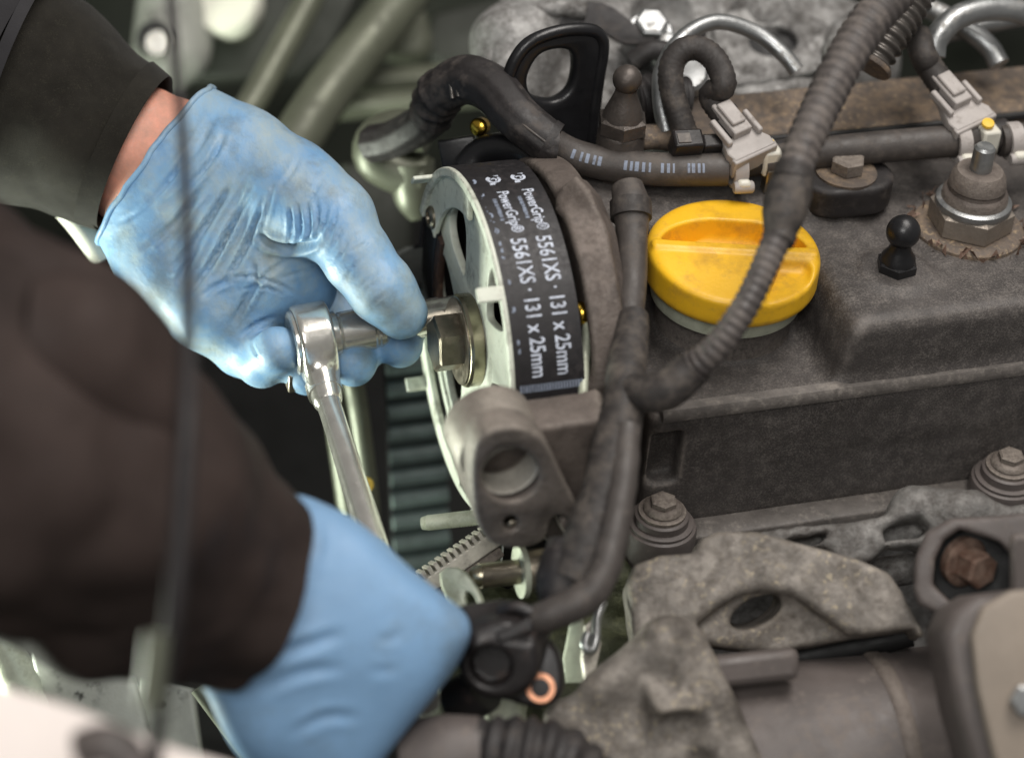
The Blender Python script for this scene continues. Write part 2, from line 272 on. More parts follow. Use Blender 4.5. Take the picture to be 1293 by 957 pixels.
MAT = dict(
    cream=M('cream_paint', (206, 210, 196), .42, 0, .10, 60, dust=(142, 134, 116), da=.26, ds=200, bump=.2, stain=((96, 92, 80), 110, .3, .65)),
    blackpaint=M('black_paint', (26, 26, 28), .32, 0, .3, 80, bump=.15),
    web=M('sprocket_brown', (62, 46, 40), .55, .2, .4, 200, dust=(120, 92, 70), da=.3, ds=300, bump=.3),
    belt=M('belt_rubber', (30, 28, 30), .5, 0, .18, 200, dust=(62, 56, 56), da=.25, ds=250, bump=.25, bs=1500),
    toothbase=M('shaded_tooth_gap', (50, 60, 60), .5, 0, .2, 120),  # tooth colour darkened to paint the shade between the teeth
    tooth=M('belt_tooth', (108, 122, 119), .45, 0, .2, 150, dust=(110, 122, 116), da=.2, ds=100, bump=.2),
    print=M('belt_print', (205, 212, 226), .7, 0, .12, 900, dust=(80, 80, 88), da=.42, ds=1100),
    print2=M('belt_print_faint', (140, 150, 168), .7, 0, .2, 900, dust=(60, 60, 66), da=.4, ds=900),
    steel=M('worn_steel', (150, 142, 128), .34, 1, .18, 150, dust=(110, 96, 76), da=.22, ds=200, bump=.12),
    brass=M('yellow_zinc_steel', (160, 153, 132), .3, 1, .2, 90, dust=(110, 100, 76), da=.15, ds=160, bump=.1),
    chrome=M('chrome', (218, 215, 207), .2, .8, .1, 120, dust=(120, 112, 96), da=.08, ds=220, drough=.5, bump=.06, bs=500),
    blkrubber=M('black_rubber', (40, 37, 37), .55, 0, .25, 120, dust=(86, 79, 74), da=.35, ds=200, bump=.2, bs=1200),
    hose=M('grey_rubber_hose', (70, 65, 62), .5, 0, .2, 120, dust=(100, 92, 85), da=.35, ds=180, bump=.25, bs=1300),
    tape=M('harness_tape', (52, 48, 46), .62, 0, .25, 150, dust=(98, 90, 82), da=.4, ds=150, bump=.45, bs=500),
    conduit=M('conduit_plastic', (74, 69, 67), .5, 0, .3, 60, dust=(112, 104, 98), da=.4, ds=220, bump=.15),
    cover=M('cover_plastic', (72, 68, 66), .44, 0, .22, 45, dust=(120, 114, 109), da=.44, ds=1300, drough=.7, bump=.5, bs=1700, edge=((138, 130, 123), .515, .56), stain=((44, 40, 38), 18, .2, .35)),
    coverworn=M('cover_worn_edge', (98, 93, 89), .5, 0, .25, 120, dust=(146, 139, 131), da=.35, ds=300, bump=.4, bs=900),
    yellow=M('cap_yellow', (244, 190, 40), .4, 0, .06, 50, dust=(196, 150, 62), da=.32, ds=130, drough=.6, bump=.2, bs=700, sss=.05, stain=((158, 112, 44), 45, .45, .5)),
    clip=M('clip_plastic', (166, 160, 156), .5, 0, .1, 120, dust=(104, 94, 86), da=.25, ds=260, bump=.15),
    white=M('white_plastic', (215, 212, 200), .5, 0, .08, 100, dust=(150, 135, 110), da=.2, ds=300),
    mark=M('yellow_mark', (232, 190, 60), .5, 0, .1, 100),
    alloy=M('cast_alloy', (158, 157, 155), .5, .35, .3, 110, dust=(74, 70, 66), da=.6, ds=260, bump=1.0, bs=600, stain=((50, 47, 44), 45, .4, .6)),  # grime, darkened further to put the manifold's shading into the colour
    alloyrough=M('rough_cast_alloy', (134, 128, 121), .55, .3, .35, 120, dust=(92, 85, 78), da=.5, ds=300, bump=.7, bs=700, specks=((168, 157, 136), 430, .15), edge=((158, 148, 134), .52, .6), stain=((52, 46, 41), 55, .4, .7)),
    castbrown=M('grimy_casting', (104, 95, 89), .55, .25, .28, 60, dust=(76, 67, 61), da=.45, ds=260, bump=.7, bs=620, edge=((140, 131, 122), .52, .58), stain=((44, 38, 34), 70, .3, .6)),
    castlight=M('machined_face', (192, 187, 176), .4, .35, .2, 120, dust=(105, 97, 90), da=.3, ds=200, bump=.3, bs=700),
    eyecast=M('bracket_casting', (112, 104, 98), .45, .35, .3, 90, dust=(74, 66, 60), da=.5, ds=300, bump=1.0, bs=480, edge=((176, 168, 156), .52, .58), stain=((48, 42, 38), 60, .5, .6)),
    injsteel=M('dull_injector_steel', (152, 143, 133), .42, .6, .15, 120, dust=(112, 102, 92), da=.4, ds=260, bump=.25),
    castgrey=M('dark_rough_alloy', (122, 120, 117), .55, .3, .35, 120, dust=(66, 60, 56), da=.55, ds=260, bump=1.0, bs=600),
    castdark=M('dark_phosphated_steel', (84, 78, 74), .4, .5, .2, 90, dust=(104, 95, 88), da=.3, ds=260, bump=.3),
    bossmat=M('lit_boss', (138, 131, 122), .45, .3, .2, 120, dust=(104, 96, 88), da=.4, ds=260, bump=.5),  # bracket casting colour lightened for the lit side of the boss
    coil=M('dark_coil', (96, 92, 88), .35, .6, .2, 90, dust=(70, 64, 60), da=.3, ds=200),
    tin=M('galvanised_tube', (158, 160, 160), .36, .85, .18, 90, dust=(120, 112, 102), da=.3, ds=220, bump=.2, bs=600),
    rail=M('dusty_rail', (98, 88, 80), .62, .15, .25, 60, dust=(140, 120, 98), da=.45, ds=240, bump=.7, bs=800, specks=((160, 140, 114), 500, .3)),
    rust=M('rusty_steel', (98, 74, 62), .6, .5, .4, 180, c2=(132, 112, 100), dust=(92, 60, 44), da=.4, ds=220, bump=.5, bs=700),
    tan=M('tan_box_paint', (140, 129, 117), .5, 0, .12, 50, dust=(120, 108, 96), da=.25, ds=100, bump=.25),
    brownplastic=M('grey_brown_plastic', (92, 85, 82), .48, 0, .15, 60, dust=(124, 114, 106), da=.25, ds=180, bump=.2),
    sensor=M('sensor_plastic', (32, 29, 29), .4, 0, .3, 100, dust=(74, 60, 54), da=.25, ds=160, bump=.2),
    copper=M('copper_bush', (236, 170, 134), .4, .45, .15, 200, bump=.1),
    palegreen=M('pale_green_metal', (188, 193, 174), .42, .25, .18, 80, dust=(128, 130, 108), da=.35, ds=120, bump=.3),
    olive=M('olive_pipe', (104, 107, 92), .4, .3, .2, 40, dust=(84, 86, 72), da=.35, ds=60, bump=.15),
    bay=M('bay_paint', (40, 43, 36), .6, 0, .35, 18, dust=(40, 42, 36), da=.45, ds=30, bump=.3, bs=150),
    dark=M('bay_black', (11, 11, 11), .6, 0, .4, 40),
    lampwhite=M('white_cap_plastic', (232, 232, 216), .4, 0, .05, 40),
    panel=M('pale_panel', (150, 152, 144), .5, .1, .12, 60, dust=(112, 114, 104), da=.2, ds=120, specks=((50, 50, 46), 160, .0), bump=.3),
    wing=M('pinkish_wing_paint', (232, 222, 216), .4, 0, .03, 30, coat=.3),
    glove=M('nitrile_glove', (110, 156, 200), .44, 0, .10, 45, c2=(132, 170, 202), dust=(160, 174, 174), da=.5, ds=60, drough=.6, bump=.6, bs=260, stretch=(1, .5, 1), sss=.12, stain=((100, 106, 100), 55, .5, .45)),
    glove2=M('nitrile_glove_near', (124, 161, 197), .55, 0, .08, 40, dust=(112, 134, 152), da=.3, ds=50, bump=.4, bs=200, sss=.1, stain=((104, 122, 136), 26, .45, .5)),
    skin=M('skin', (194, 148, 130), .5, 0, .12, 120, c2=(214, 150, 128), sss=.25, bump=.25, bs=700),
    knit=M('knit_sleeve', (38, 36, 32), .95, 0, .3, 50, dust=(54, 52, 44), da=.3, ds=1500, bump=.35, bs=2600, spec=.06, sheen=.12),
    jacket=M('jacket_cloth', (46, 45, 47), .85, 0, .15, 30, bump=.25, bs=1200, spec=.2, sheen=.2),
    jacket2=M('brown_jacket_cloth', (52, 43, 40), .75, 0, .45, 14, bump=.2, bs=800, spec=.2),
    lint=M('pale_lint', (128, 126, 110), .9),
    cable=M('thin_black_cable', (30, 26, 27), .6),
)
# ------------------------------------------------------------------ the setting: engine bay
def bumpy(lo, hi, ax, n=40, amp=4, seed=1):
    o = [i for i in range(3) if i != ax]; us = np.linspace(lo[o[0]], hi[o[0]], n); vs = np.linspace(lo[o[1]], hi[o[1]], n)
    U, Vv = np.meshgrid(us, vs, indexing='ij'); p = np.zeros((n, n, 3)); p[..., o[0]] = U; p[..., o[1]] = Vv; p[..., ax] = lo[ax]
    p[..., ax] += amp*vnoise(p, 60, seed)+amp*.4*vnoise(p, 22, seed+3)
    return p.reshape(-1, 3), [(i*n+j, i*n+j+1, (i+1)*n+j+1, (i+1)*n+j) for i in range(n-1) for j in range(n-1)]
obj('engine_bay_floor', bumpy((-700, -500, -330), (600, 700, -330), 2, 50, 8, 1), MAT['dark'], kind='structure')
obj('bulkhead', bumpy((-700, 560, -330), (700, 560, 420), 1, 50, 8, 2), MAT['bay'], kind='structure')
obj('inner_wing', bumpy((-520, -500, -330), (-520, 700, 200), 0, 50, 8, 3), MAT['bay'], kind='structure')

# engine block under and behind everything
blk = empty('engine_block', (150, 0, -330), 'dark grimy engine block and cylinder head below the valve cover', 'engine')
def f(G):
    d = rbox(G, (190, 0, -95), (150, 58, 48), 5)
    d = smin(d, rbox(G, (190, -25, -190), (155, 60, 70), 8), 8)
    for x in (80, 112, 150, 196, 240): d = smin(d, cyl(G, (x, -56, -120), (x, -56, -58), 8, 2), 6)
    for x, z, w in ((96, -70, 16), (132, -78, 18), (172, -70, 22), (215, -76, 14)): d = smax(d, -rbox(G, (x, -64, z), (w*.6, 14, 7), 3), 3)
    return d
obj('cylinder_head', nets(f, (30, -110, -230), (345, 62, -44), 2.6), MAT['alloy'], blk, 60)
# flat brown end housing behind the belt
def f(G):
    d = cyl(G, (27.5, 0, 0), (40, 0, 0), 61.5, 2); d = smin(d, rbox(G, (36, 0, -60), (8, 62, 62), 3), 6)
    d = smin(d, rbox(G, (52, 4, -22), (14, 52, 26), 6), 4); d = smin(d, psdf(G, [(716, 240), (735, 226), (752, 244), (772, 292), (782, 350), (782, 490), (738, 502), (728, 400), (704, 280)], P(740, 340, -34), (-.55, -.5, .6), 7, 2), 2)
    d = smax(d, -cyl(G, (20, 0, 0), (29.5, 0, 0), 57), 2); return d+.12*vnoise(G, 12, 3)
obj('end_housing', nets(f, (24, -78, -125), (72, 78, 84), 1.15), MAT['castbrown'], blk, 60)

# ------------------------------------------------------------------ valve cover
vc = empty('valve_cover', (180, 0, -50), 'dusty dark grey plastic valve cover with a raised box behind the front ledge', 'valve cover')
def f(G):
    lo = rbox(G, (200, -2, -22), (150, 57, 27), 5)
    slope = G[..., 2]-5-np.clip((G[..., 1]+50)*.10, 0, 8)
    lo = smax(lo, slope, 4)
    up = rbox(G, (235, -3, 5), (117, 54, 25.5), 5); sl = (G[..., 0]-121)*-.9+(G[..., 2]-30)*.42; up = smax(up, sl+1, 5)
    d = smin(lo, up, 7)
    d = smin(d, cyl(G, (91, -14, 2), (91, -14, 16), 22, 2), 6)
    d = smin(d, rbox(G, (98, 27, 14), (48, 22, 24), 6), 8)
    d = smin(d, cyl(G, (147, -30.5, 25), (147, -30.5, 31.6), 12, 1.5), 5)
    d = smax(d, -cyl(G, (185, -9, 24), (185, -9, 60), 19), 2.5)
    d = smax(d, -rbox(G, (57, -60, -16), (5, 8, 11), 2), 2)
    return d+.25*vnoise(G, 9, 4)
obj('body', nets(f, (42, -66, -52), (348, 62, 46), 1.5), MAT['cover'], vc, 60)
lip = [(-60.4, 1.2), (-60.9, 3.5), (-59.6, 5.6), (-56, 6.1), (-55, 3)]
obj('ledge', prism(lip, 53, 346), MAT['coverworn'], vc, 50)
fl = [(-68, -46), (-68.5, -49), (-68, -56), (-58, -56.5), (-57, -45.5), (-65, -45)]
obj('flange', prism(fl, 66, 346), MAT['coverworn'], vc, 40, bevel=.6)
obj('gasket', prism([(-66, -59), (-66, -56.3), (-56, -56.3), (-56, -59)], 66, 346), MAT['blkrubber'], vc)
def cover_bolt(x, y, z, par):
    b = obj('cover_bolt', lathe([(12.6, -30), (12.8, -12), (12.4, -10.5), (11.4, -10), (11.4, -9), (9.6, -8.6), (9.4, -6), (8.6, -5.4), (7.6, -5.4)], (x, y, z), (0, 0, 1), 40), MAT['brownplastic'], par, 40)
    obj('washer', lathe([(8.2, -5.4), (8.3, -4.2), (7.4, -3.8), (5, -3.8)], (x, y, z), (0, 0, 1), 32), MAT['castbrown'], b, 40)
    obj('hex_head', hexa(4.8, -3.8, .9, (x, y, z), (0, 0, 1), .8, .3), MAT['castbrown'], b, 30)
    obj('collar', lathe([(4.5, -3.8), (6.8, -3.4), (6.4, -2.2), (5.4, -1.4), (4, -1.3)], (x, y, z), (0, 0, 1), 32), MAT['castbrown'], b, 40)
cover_bolt(*Q(838, 632, z=-28), vc); cover_bolt(*Q(1277, 575, z=-28), vc)
# oil filler neck belongs to the cover
obj('filler_neck', lathe([(24, 4), (24, 22), (25, 24), (25, 26.5), (20, 26.5)], (91, -14, 0), (0, 0, 1), 48), MAT['cover'], vc, 40)
obj('lit_neck_ring', lathe([(26.6, 17.5), (27.0, 20), (26.6, 25.5), (20, 25.8)], (91, -14, 0), (0, 0, 1), 48), MAT['palegreen'], vc, 40)  # greenish light on the neck, put in as a pale ring
# ball stud on the raised box
bs = empty('ball_stud', (147, -30.5, 31), 'small black ball stud on the raised part of the valve cover', 'stud')
obj('hex_foot', hexa(7.4, 0, 4.4, (147, -30.5, 31.4), (0, 0, 1), 1.0, .2), MAT['blackpaint'], bs, 30)
obj('neck', lathe([(6.2, 4), (6.0, 6), (4.2, 8.5), (3.6, 11), (3.8, 12.5)], (147, -30.5, 31.4), (0, 0, 1), 28), MAT['blackpaint'], bs, 40)
obj('ball', lathe([(6.0*math.sin(t)+.01, 16.2-6.0*math.cos(t)) for t in np.linspace(.35, math.pi, 16)], (147, -30.5, 31.4), (0, 0, 1), 32), MAT['blackpaint'], bs, 60)

# ------------------------------------------------------------------ yellow oil filler cap
cc = A((91.5, -14.5, 26.5))
cap = empty('oil_filler_cap', cc, 'yellow plastic oil filler cap with a raised grip across it', 'cap')
gd = unit((1, -.30, 0)); gn = A((-gd[1], gd[0], 0))
def f(G):
    p = G-cc; X, Y, Z = p@gd, p@gn, p[..., 2]; r = np.hypot(X, Y)
    d = cyl(G, cc-A((0, 0, 3.5)), cc+A((0, 0, 12.6)), 30.5, 4.6)
    L3 = np.stack([X, Y, Z], -1)
    d = smin(d, smax(cyl(G, cc, cc+A((0, 0, 13)), 28.2, 4), -(Y-1), 2), 2.5)
    d = smax(d, Z-(12.9+np.clip(Y+2, -40, 0)*.15), 2)
    q = np.maximum(rbox(L3, (0, 6.6, 12.5), (25.5, 8.2, 10.5), 4.5), np.hypot(X/26, (Y+2)/17.5)*12-12); d = smax(d, -q, 1.0)
    d = smin(d, smax(rbox(L3, (0, -2.6, 10.4), (29, 2.4, 2.8), 1.3), r-29.4, 1), 1.4)
    st = rbox(L3, (17, -19, 12), (9, 12, 4.2), 3); d = smax(d, np.minimum(-st, X-12-.3*(Y+19)), 2)
    return d
obj('disc', nets(f, cc-A((34, 34, 6)), cc+A((34, 34, 17)), .6), MAT['yellow'], cap, 80)

# ------------------------------------------------------------------ camshaft pulley
pu = empty('camshaft_pulley', (0, 0, 0), 'cream painted camshaft pulley with cut-out web under the timing belt', 'pulley')
UY, UZ = A((0, 1, 0)), A((0, 0, 1))                     # 2-D (y, z) plates, thickness along x
def pol(a, r): return (r*math.sin(RAD(a)), r*math.cos(RAD(a)))
def ring(a0, a1, r0, r1, n=60): return [pol(a, r1) for a in np.linspace(a0, a1, n)]+[pol(a, r0) for a in np.linspace(a1, a0, n)]
def yz(x): return dict(o=(x, 0, 0), ux=UY, uy=UZ)
obj('rim', lathe([(53, 1.5), (58.6, 1.5), (59, 3), (59, 25), (52, 25), (51.5, 8), (52, 2), (53, 1.5)], (0, 0, 0), (1, 0, 0), 96, False), MAT['blackpaint'], pu, 35)
obj('rim_face', plate(ring(70, 122, 46, 60.2), [], thick=2.2, bevel=.7, **yz(2.4)), MAT['blackpaint'], pu, 30)
obj('rim_face', plate(ring(71, 121, 42, 47.5), [], thick=3, bevel=.9, **yz(3.4)), MAT['web'], pu, 30)
holes = []
for a in (42, 94, 150, 203, 262, 326):
    h = [pol(a-16, 38), pol(a-12, 45), pol(a, 47.5), pol(a+12, 45), pol(a+16, 38), pol(a+9, 27), pol(a, 23), pol(a-9, 27)]
    holes.append([tuple(q[:2]) for q in catmull([(x, y, 0) for x, y in h], True, 6)])
obj('web', plate([pol(a, 53) for a in range(0, 360, 4)], holes, thick=3, bevel=.6, **yz(5)), MAT['cream'], pu, 30)
obj('back_web', lathe([(10, 15), (52.5, 15), (52.5, 20), (10, 20)], (0, 0, 0), (1, 0, 0), 72, False), MAT['web'], pu, 30)
obj('trigger_ring', plate(ring(-170, 74, 57.6, 61, 100), [], thick=2.4, bevel=.7, **yz(0)), MAT['cream'], pu, 30)
obj('trigger_ring', plate(ring(117, 190.5, 53, 61, 60), [], thick=2.4, bevel=.7, **yz(.02)), MAT['cream'], pu, 30)
obj('trigger_plate', plate(ring(8, 73, 46.5, 60, 50), [], thick=2.2, bevel=.8, **yz(1.6)), MAT['cream'], pu, 30)
obj('inner_lip', plate(ring(116, 196, 48.5, 52, 50), [], thick=2, bevel=.6, **yz(3.2)), MAT['cream'], pu, 30)
for a, l in ((141, 8.5), (51, 8.0), (-39, 9), (-129, 8)):
    y, z = pol(a, 60.2); t = A((0, math.cos(RAD(a)), -math.sin(RAD(a)))); n = A((0, math.sin(RAD(a)), math.cos(RAD(a))))
    obj('tab', box((-l, -2.6, -.8), (1, 2.6, .8), (A((1, 0, 0)), t, n), (0, y, z)), MAT['cream'], pu, 30, bevel=.5)
for a, r in ((66, 51.5),):
    y, z = pol(a, r); s = obj('screw', lathe([(4.2, 0), (4.2, 1.6), (3.4, 2.4), (2.2, 2.4), (2.0, .6)], (1.2 if a == 66 else 7, y, z), (-1, 0, 0), 20), MAT['steel'], pu, 30)
hub = obj('hub', lathe([(16.4, 5.5), (16.6, -.6), (16.0, -1.6), (15.2, -2), (9, -2)], (0, 0, 0), (1, 0, 0), 72), MAT['brass'], pu, 25)
obj('hub_face', lathe([(9, .1), (15.4, .1), (15.6, .5), (15.4, .9)], (-2.5, 0, 0), (1, 0, 0), 72, False), MAT['steel'], hub, 30)
obj('centre_bolt', join(hexa(10.4, -11, -1.6, (0, 0, 0), (1, 0, 0), 1.1, .22)), MAT['steel'], pu, 20)

# ------------------------------------------------------------------ timing belt
tb = empty('timing_belt', (12, 61, -200), 'black toothed timing belt with white print running over the pulley', 'belt')
BX0, BX1, RB = .4, 24.4, 61.2
def belt_path(r):
    p = [(-r*.86, -210.), (-r*.93, -120.)]
    p += [(-r*math.sin(RAD(a)), r*math.cos(RAD(a))) for a in np.linspace(94, -90, 90)]
    k_ = r-61.2; p += [tuple(q[:2]) for q in catmull([(r, 0, 0), (84+k_, -18, 0), (104+k_, -38, 0), (110+k_, -56, 0)], k=8)[1:]]; e0, e1 = A((110+k_, -56)), A((62+k_, -200)); p += [tuple(e0+(e1-e0)*t) for t in np.linspace(.03, 1, 24)]
    return p
po, pi_ = belt_path(RB), belt_path(RB-2.2); n = len(po)
V = [(BX0, y, z) for y, z in po]+[(BX1, y, z) for y, z in po]+[(BX1, y, z) for y, z in pi_]+[(BX0, y, z) for y, z in pi_]
F = [(k*n+i, k*n+i+1, ((k+1) % 4)*n+i+1, ((k+1) % 4)*n+i) for k in range(4) for i in range(n-1)]+[(0, n, 2*n, 3*n), (n-1, 2*n-1, 3*n-1, 4*n-1)]
obj('band', (np.array(V), F), MAT['belt'], tb, 40)
e0, e1 = A((0, 110-2.2, -56)), A((0, 62-2.2, -200)); td = unit(e1-e0); tn = unit(np.cross(td, (1, 0, 0)));
if tn[1] > 0: tn = -tn
prof = [(-3.4, -.2), (-2.2, 2.6), (-1.3, 3.2), (1.3, 3.2), (2.2, 2.6), (3.4, -.2)]
tm = None
for k in range(15):
    o = e0+td*(2+9.525*k)
    pts = [o+td*a+tn*b for a, b in prof]; V = np.array([q+A((x, 0, 0)) for x in (BX0+.2, BX1-.2) for q in pts]); m = len(pts)
    Fq = [tuple(range(m))[::-1], tuple(range(m, 2*m))]+[(i, (i+1) % m, m+(i+1) % m, m+i) for i in range(m)]
    if tm is None: t0 = obj('tooth', (V, Fq), MAT['tooth'], tb, 50); tm = t0; first = o
    else:
        c = t0.copy(); COL.objects.link(c); c.parent = tb; c.location = t0.location+Vector(o-first)*MM
obj('toothed_side', (np.array([(x, 0, 0)+e0+td*s+tn*.25 for s in (0, 150) for x in (BX0+.1, BX1-.1)]), [(0, 1, 3, 2)]), MAT['toothbase'], tb)
for k in range(17):
    a = -34+k*8.0; ca = RAD(a); nn = A((0, -math.sin(ca), math.cos(ca))); tt = A((0, -math.cos(ca), -math.sin(ca)))
    obj('tooth_end', box((-1.1, -2.0, -2.8), (1, 2.0, -.35), (A((1, 0, 0)), tt, nn), nn*RB), MAT['web'], tb, 40, bevel=.3)
# white print, wrapped round the belt
def wrap(v, x0, a0, lift=.16):
    a = RAD(a0)+v[:, 0]/RB; return np.stack([x0+v[:, 1], -(RB+lift)*np.sin(a), (RB+lift)*np.cos(a)], 1)
def text_mesh(s, h, length=None, bold=.012):
    cu = bpy.data.curves.new('t', 'FONT'); cu.body = s; cu.size = 1; cu.resolution_u = 3; cu.offset = bold; cu.fill_mode = 'FRONT' if hasattr(cu, 'fill_mode') else 'FRONT'
    ob = bpy.data.objects.new('t', cu); COL.objects.link(ob); dg = bpy.context.evaluated_depsgraph_get(); me = bpy.data.meshes.new_from_object(ob.evaluated_get(dg))
    v = np.array([q.co[:] for q in me.vertices]); fc = [tuple(p.vertices) for p in me.polygons]; bpy.data.objects.remove(ob); bpy.data.curves.remove(cu); bpy.data.meshes.remove(me)
    v[:, 0] -= v[:, 0].min(); ch = .73; k = (length/v[:, 0].max()) if length else h/ch
    v[:, 0] *= k; v[:, 1] *= h/ch; return v, fc
def logo(h):
    """round swirl emblem: crescent head, open eye ring, small tail"""
    L = []
    a = np.linspace(-2.6, 2.2, 26); o = [(1.0*math.cos(t), 1.0*math.sin(t)) for t in a]; i = [(.12+.58*math.cos(t), .05+.58*math.sin(t)) for t in a[::-1]]
    n = len(o); V = np.array([(x, y, 0) for x, y in o+i]); L.append((V, [(k, k+1, 2*n-2-k, 2*n-1-k) for k in range(n-1)]))
    a = np.linspace(.4, 4.6, 18); o = [(.1+.44*math.cos(t), .05+.44*math.sin(t)) for t in a]; i = [(.1+.2*math.cos(t), .05+.2*math.sin(t)) for t in a[::-1]]
    n = len(o); V = np.array([(x, y, 0) for x, y in o+i]); L.append((V, [(k, k+1, 2*n-2-k, 2*n-1-k) for k in range(n-1)]))
    L.append((np.array([(-1.05, .2, 0), (-.72, .86, 0), (-1.2, .98, 0)]), [(0, 1, 2)]))
    L.append((np.array([(.98, -.75, 0), (1.5, -.85, 0), (1.45, -.1, 0), (1.08, -.05, 0)]), [(0, 1, 2, 3)]))
    v, fc = join(*L); v = v*h/2; v[:, 0] += h/2; v[:, 1] += h/2; return v, fc
def ticks(h, L):
    r = random.Random(3); q = []; x = 0
    while x < L:
        w = r.uniform(.3, .75); y = r.uniform(0, .3); q.append((np.array([(x, y, 0), (x+w, y, 0), (x+w, h-r.uniform(0, .3), 0), (x, h, 0)]), [(0, 1, 2, 3)])); x += w+r.uniform(.2, .4)+(.9 if r.random() < .15 else 0)
    return join(*q)
def clip(m, x0):
    v, fc = m; ok = v[:, 1] > x0; return v, [q for q in fc if all(ok[i] for i in q)]
rows = [(15.2, 0), (6.4, 0), (-2.2, 1)]
for k, (x0, faint) in enumerate(rows):
    mt = MAT['print2' if faint else 'print']
    for nm, (m, dx, a0) in dict(emblem=(logo(5.2), .2, -10), brand_name=(text_mesh('PowerGrip®', 4.2, 20, .012), 1.5, .5), small_line=(ticks(1.5, 11), -1.3, 4), size_print=(text_mesh('5561XS · 131 x 25mm', 5.4, 48, .014), 0, 21.5)).items():
        if faint and nm == 'small_line': continue
        v, fc = m; v = v.copy(); v[:, 1] += dx
        if faint:
            ok = v[:, 1]+x0 > BX0+1.2; fc = [q for q in fc if all(ok[i] for i in q)]
            if not fc: continue
        use = sorted({i for q in fc for i in q}); rm = {i: j for j, i in enumerate(use)}
        obj(nm, (wrap(v, x0, a0)[use], [tuple(rm[i] for i in q) for q in fc]), MAT['print2'] if nm == 'small_line' else mt, tb, 180)
for k in range(22):
    x = BX0+1.6+k*1.0; v = np.array([(0, 0, 0), (2.6, 0, 0), (2.6, .55, 0), (0, .55, 0)], float)
    obj('joint_mark', (wrap(v, x, 68.6), [(0, 1, 2, 3)]), MAT['print2'], tb, 180)

# ------------------------------------------------------------------ cast eye bracket in front of the pulley
eb = empty('eye_bracket', Q(660, 690, y=-90), 'grimy cast bracket with a round eye in front of the pulley', 'bracket')
m = plate_px([(574, 575), (580, 545), (600, 522), (640, 510), (690, 503), (734, 497), (764, 496), (770, 560), (768, 640), (760, 690), (700, 668), (640, 620), (590, 612)], [ell(643, 596, 36, 35, 30)], (0, -74, 0), (0, -1, 0), 16, 2.0, 3)
m[0][:, 1] -= 4; m[0][:, 2] -= 2; obj('backing', m, MAT['castbrown'], eb, 50)
m = plate_px([(596, 585), (604, 556), (630, 541), (662, 541), (688, 556), (704, 586), (722, 625), (738, 655), (728, 668), (708, 652), (696, 660), (688, 682), (664, 693), (626, 690), (606, 668), (598, 630)], [ell(645, 600, 36, 34, 32), ell(646, 662, 9, 9, 16)], (0, -100, 0), (0, -1, 0), 11, 1.6, 3)
m[0][:, 1] += 5.5; obj('eye', m, MAT['eyecast'], eb, 50)
ec = Q(645, 598, y=-100)
obj('lit_bore_lining', lathe([(9.6, 0), (9.6, 10), (9.2, 10), (9.15, .3), (9.6, 0)], ec+A((0, 1.6, 0)), (0, 1, 0), 40, False), MAT['castlight'], eb, 40)  # pale lining added for the lit inner wall of the eye
obj('boss', lathe([(13.6, 0), (14.2, 1), (14.6, 16), (10.4, 16), (10.2, 0), (13.6, 0)], ec+A((0, 11, 0)), (0, 1, 0), 48, False), MAT['bossmat'], eb, 40)  # ring put behind the eye to show as a lit crescent
s = Q(646, 660, y=-96); obj('pin', lathe([(2.2, 0), (2.2, 5), (1.6, 5.6), (.2, 5.8)], s+A((0, 3.5, 0)), (0, -1, 0), 18), MAT['steel'], eb, 40)
m = plate_px([(700, 650), (712, 640), (748, 690), (742, 702), (728, 690)], [], (0, -92, 0), (0, -1, 0), 12, 1.2, 2); obj('rib', m, MAT['castbrown'], eb, 50)

# ------------------------------------------------------------------ rubber hose with a corner sleeve, clips and connectors (leak-off line)
hz = empty('leak_off_hose', Q(800, 205, z=46), 'grey rubber hose running from the ribbed sleeve to the first injector clip', 'hose')
hp = [Q(692, 180, z=48), Q(725, 197, z=47), Q(770, 208, z=46), Q(830, 214, z=47), Q(918, 214, z=48)]
hl = tube(hp, 6.0, 24, 1.5); obj('tube', hl, MAT['hose'], hz, 60)
sl = [P(470, 182, 75), P(500, 175, 65), P(540, 150, 45), P(556, 118, 30), P(588, 101, 20), P(622, 113, 10), P(655, 150, 0), P(692, 180, -2), P(702, 184, -2)]
rib = lambda s, a: 1+.045*(math.cos(a*9) > .2)+(.10*(abs((s-60) % 7-3.5) < 1.2) if 40 < s < 60 else 0)
sl_o = obj('sleeve', tube(sl, [7, 7, 7.4, 8.2, 8.6, 8.2, 7.8, 7.6, 7.6], 40, .8, rib), MAT['blkrubber'], hz, 60)
for k in range(6):
    p0 = P(563+k*7.5, 112-4*math.sin(k*.7), 19-k*1.6); obj('sleeve_ridge', tube([p0+CR*-1+CU*5, p0+CR*1.5-CF*4+CU*2, p0+CR*2.5-CF*4-CU*4], .9, 8, .8), MAT['coil'], sl_o, 60)
for j, (du, df) in enumerate(((-6.4, -4.2), (-4.2, -6.4), (-1.4, -7.6))):
    obj('sleeve_highlight', tube([q+CU*du+CF*df for q in sl[4:8]], .5, 8, 1.5), MAT['hose'], sl_o, 180)  # thin paler tubes added for the highlight lines along the sleeve
obj('sleeve_end', tube([P(690, 178, -2), P(699, 183, -2)], [8.3, 8.0], 28, 1, raw=True), MAT['blkrubber'], sl_o, 50)
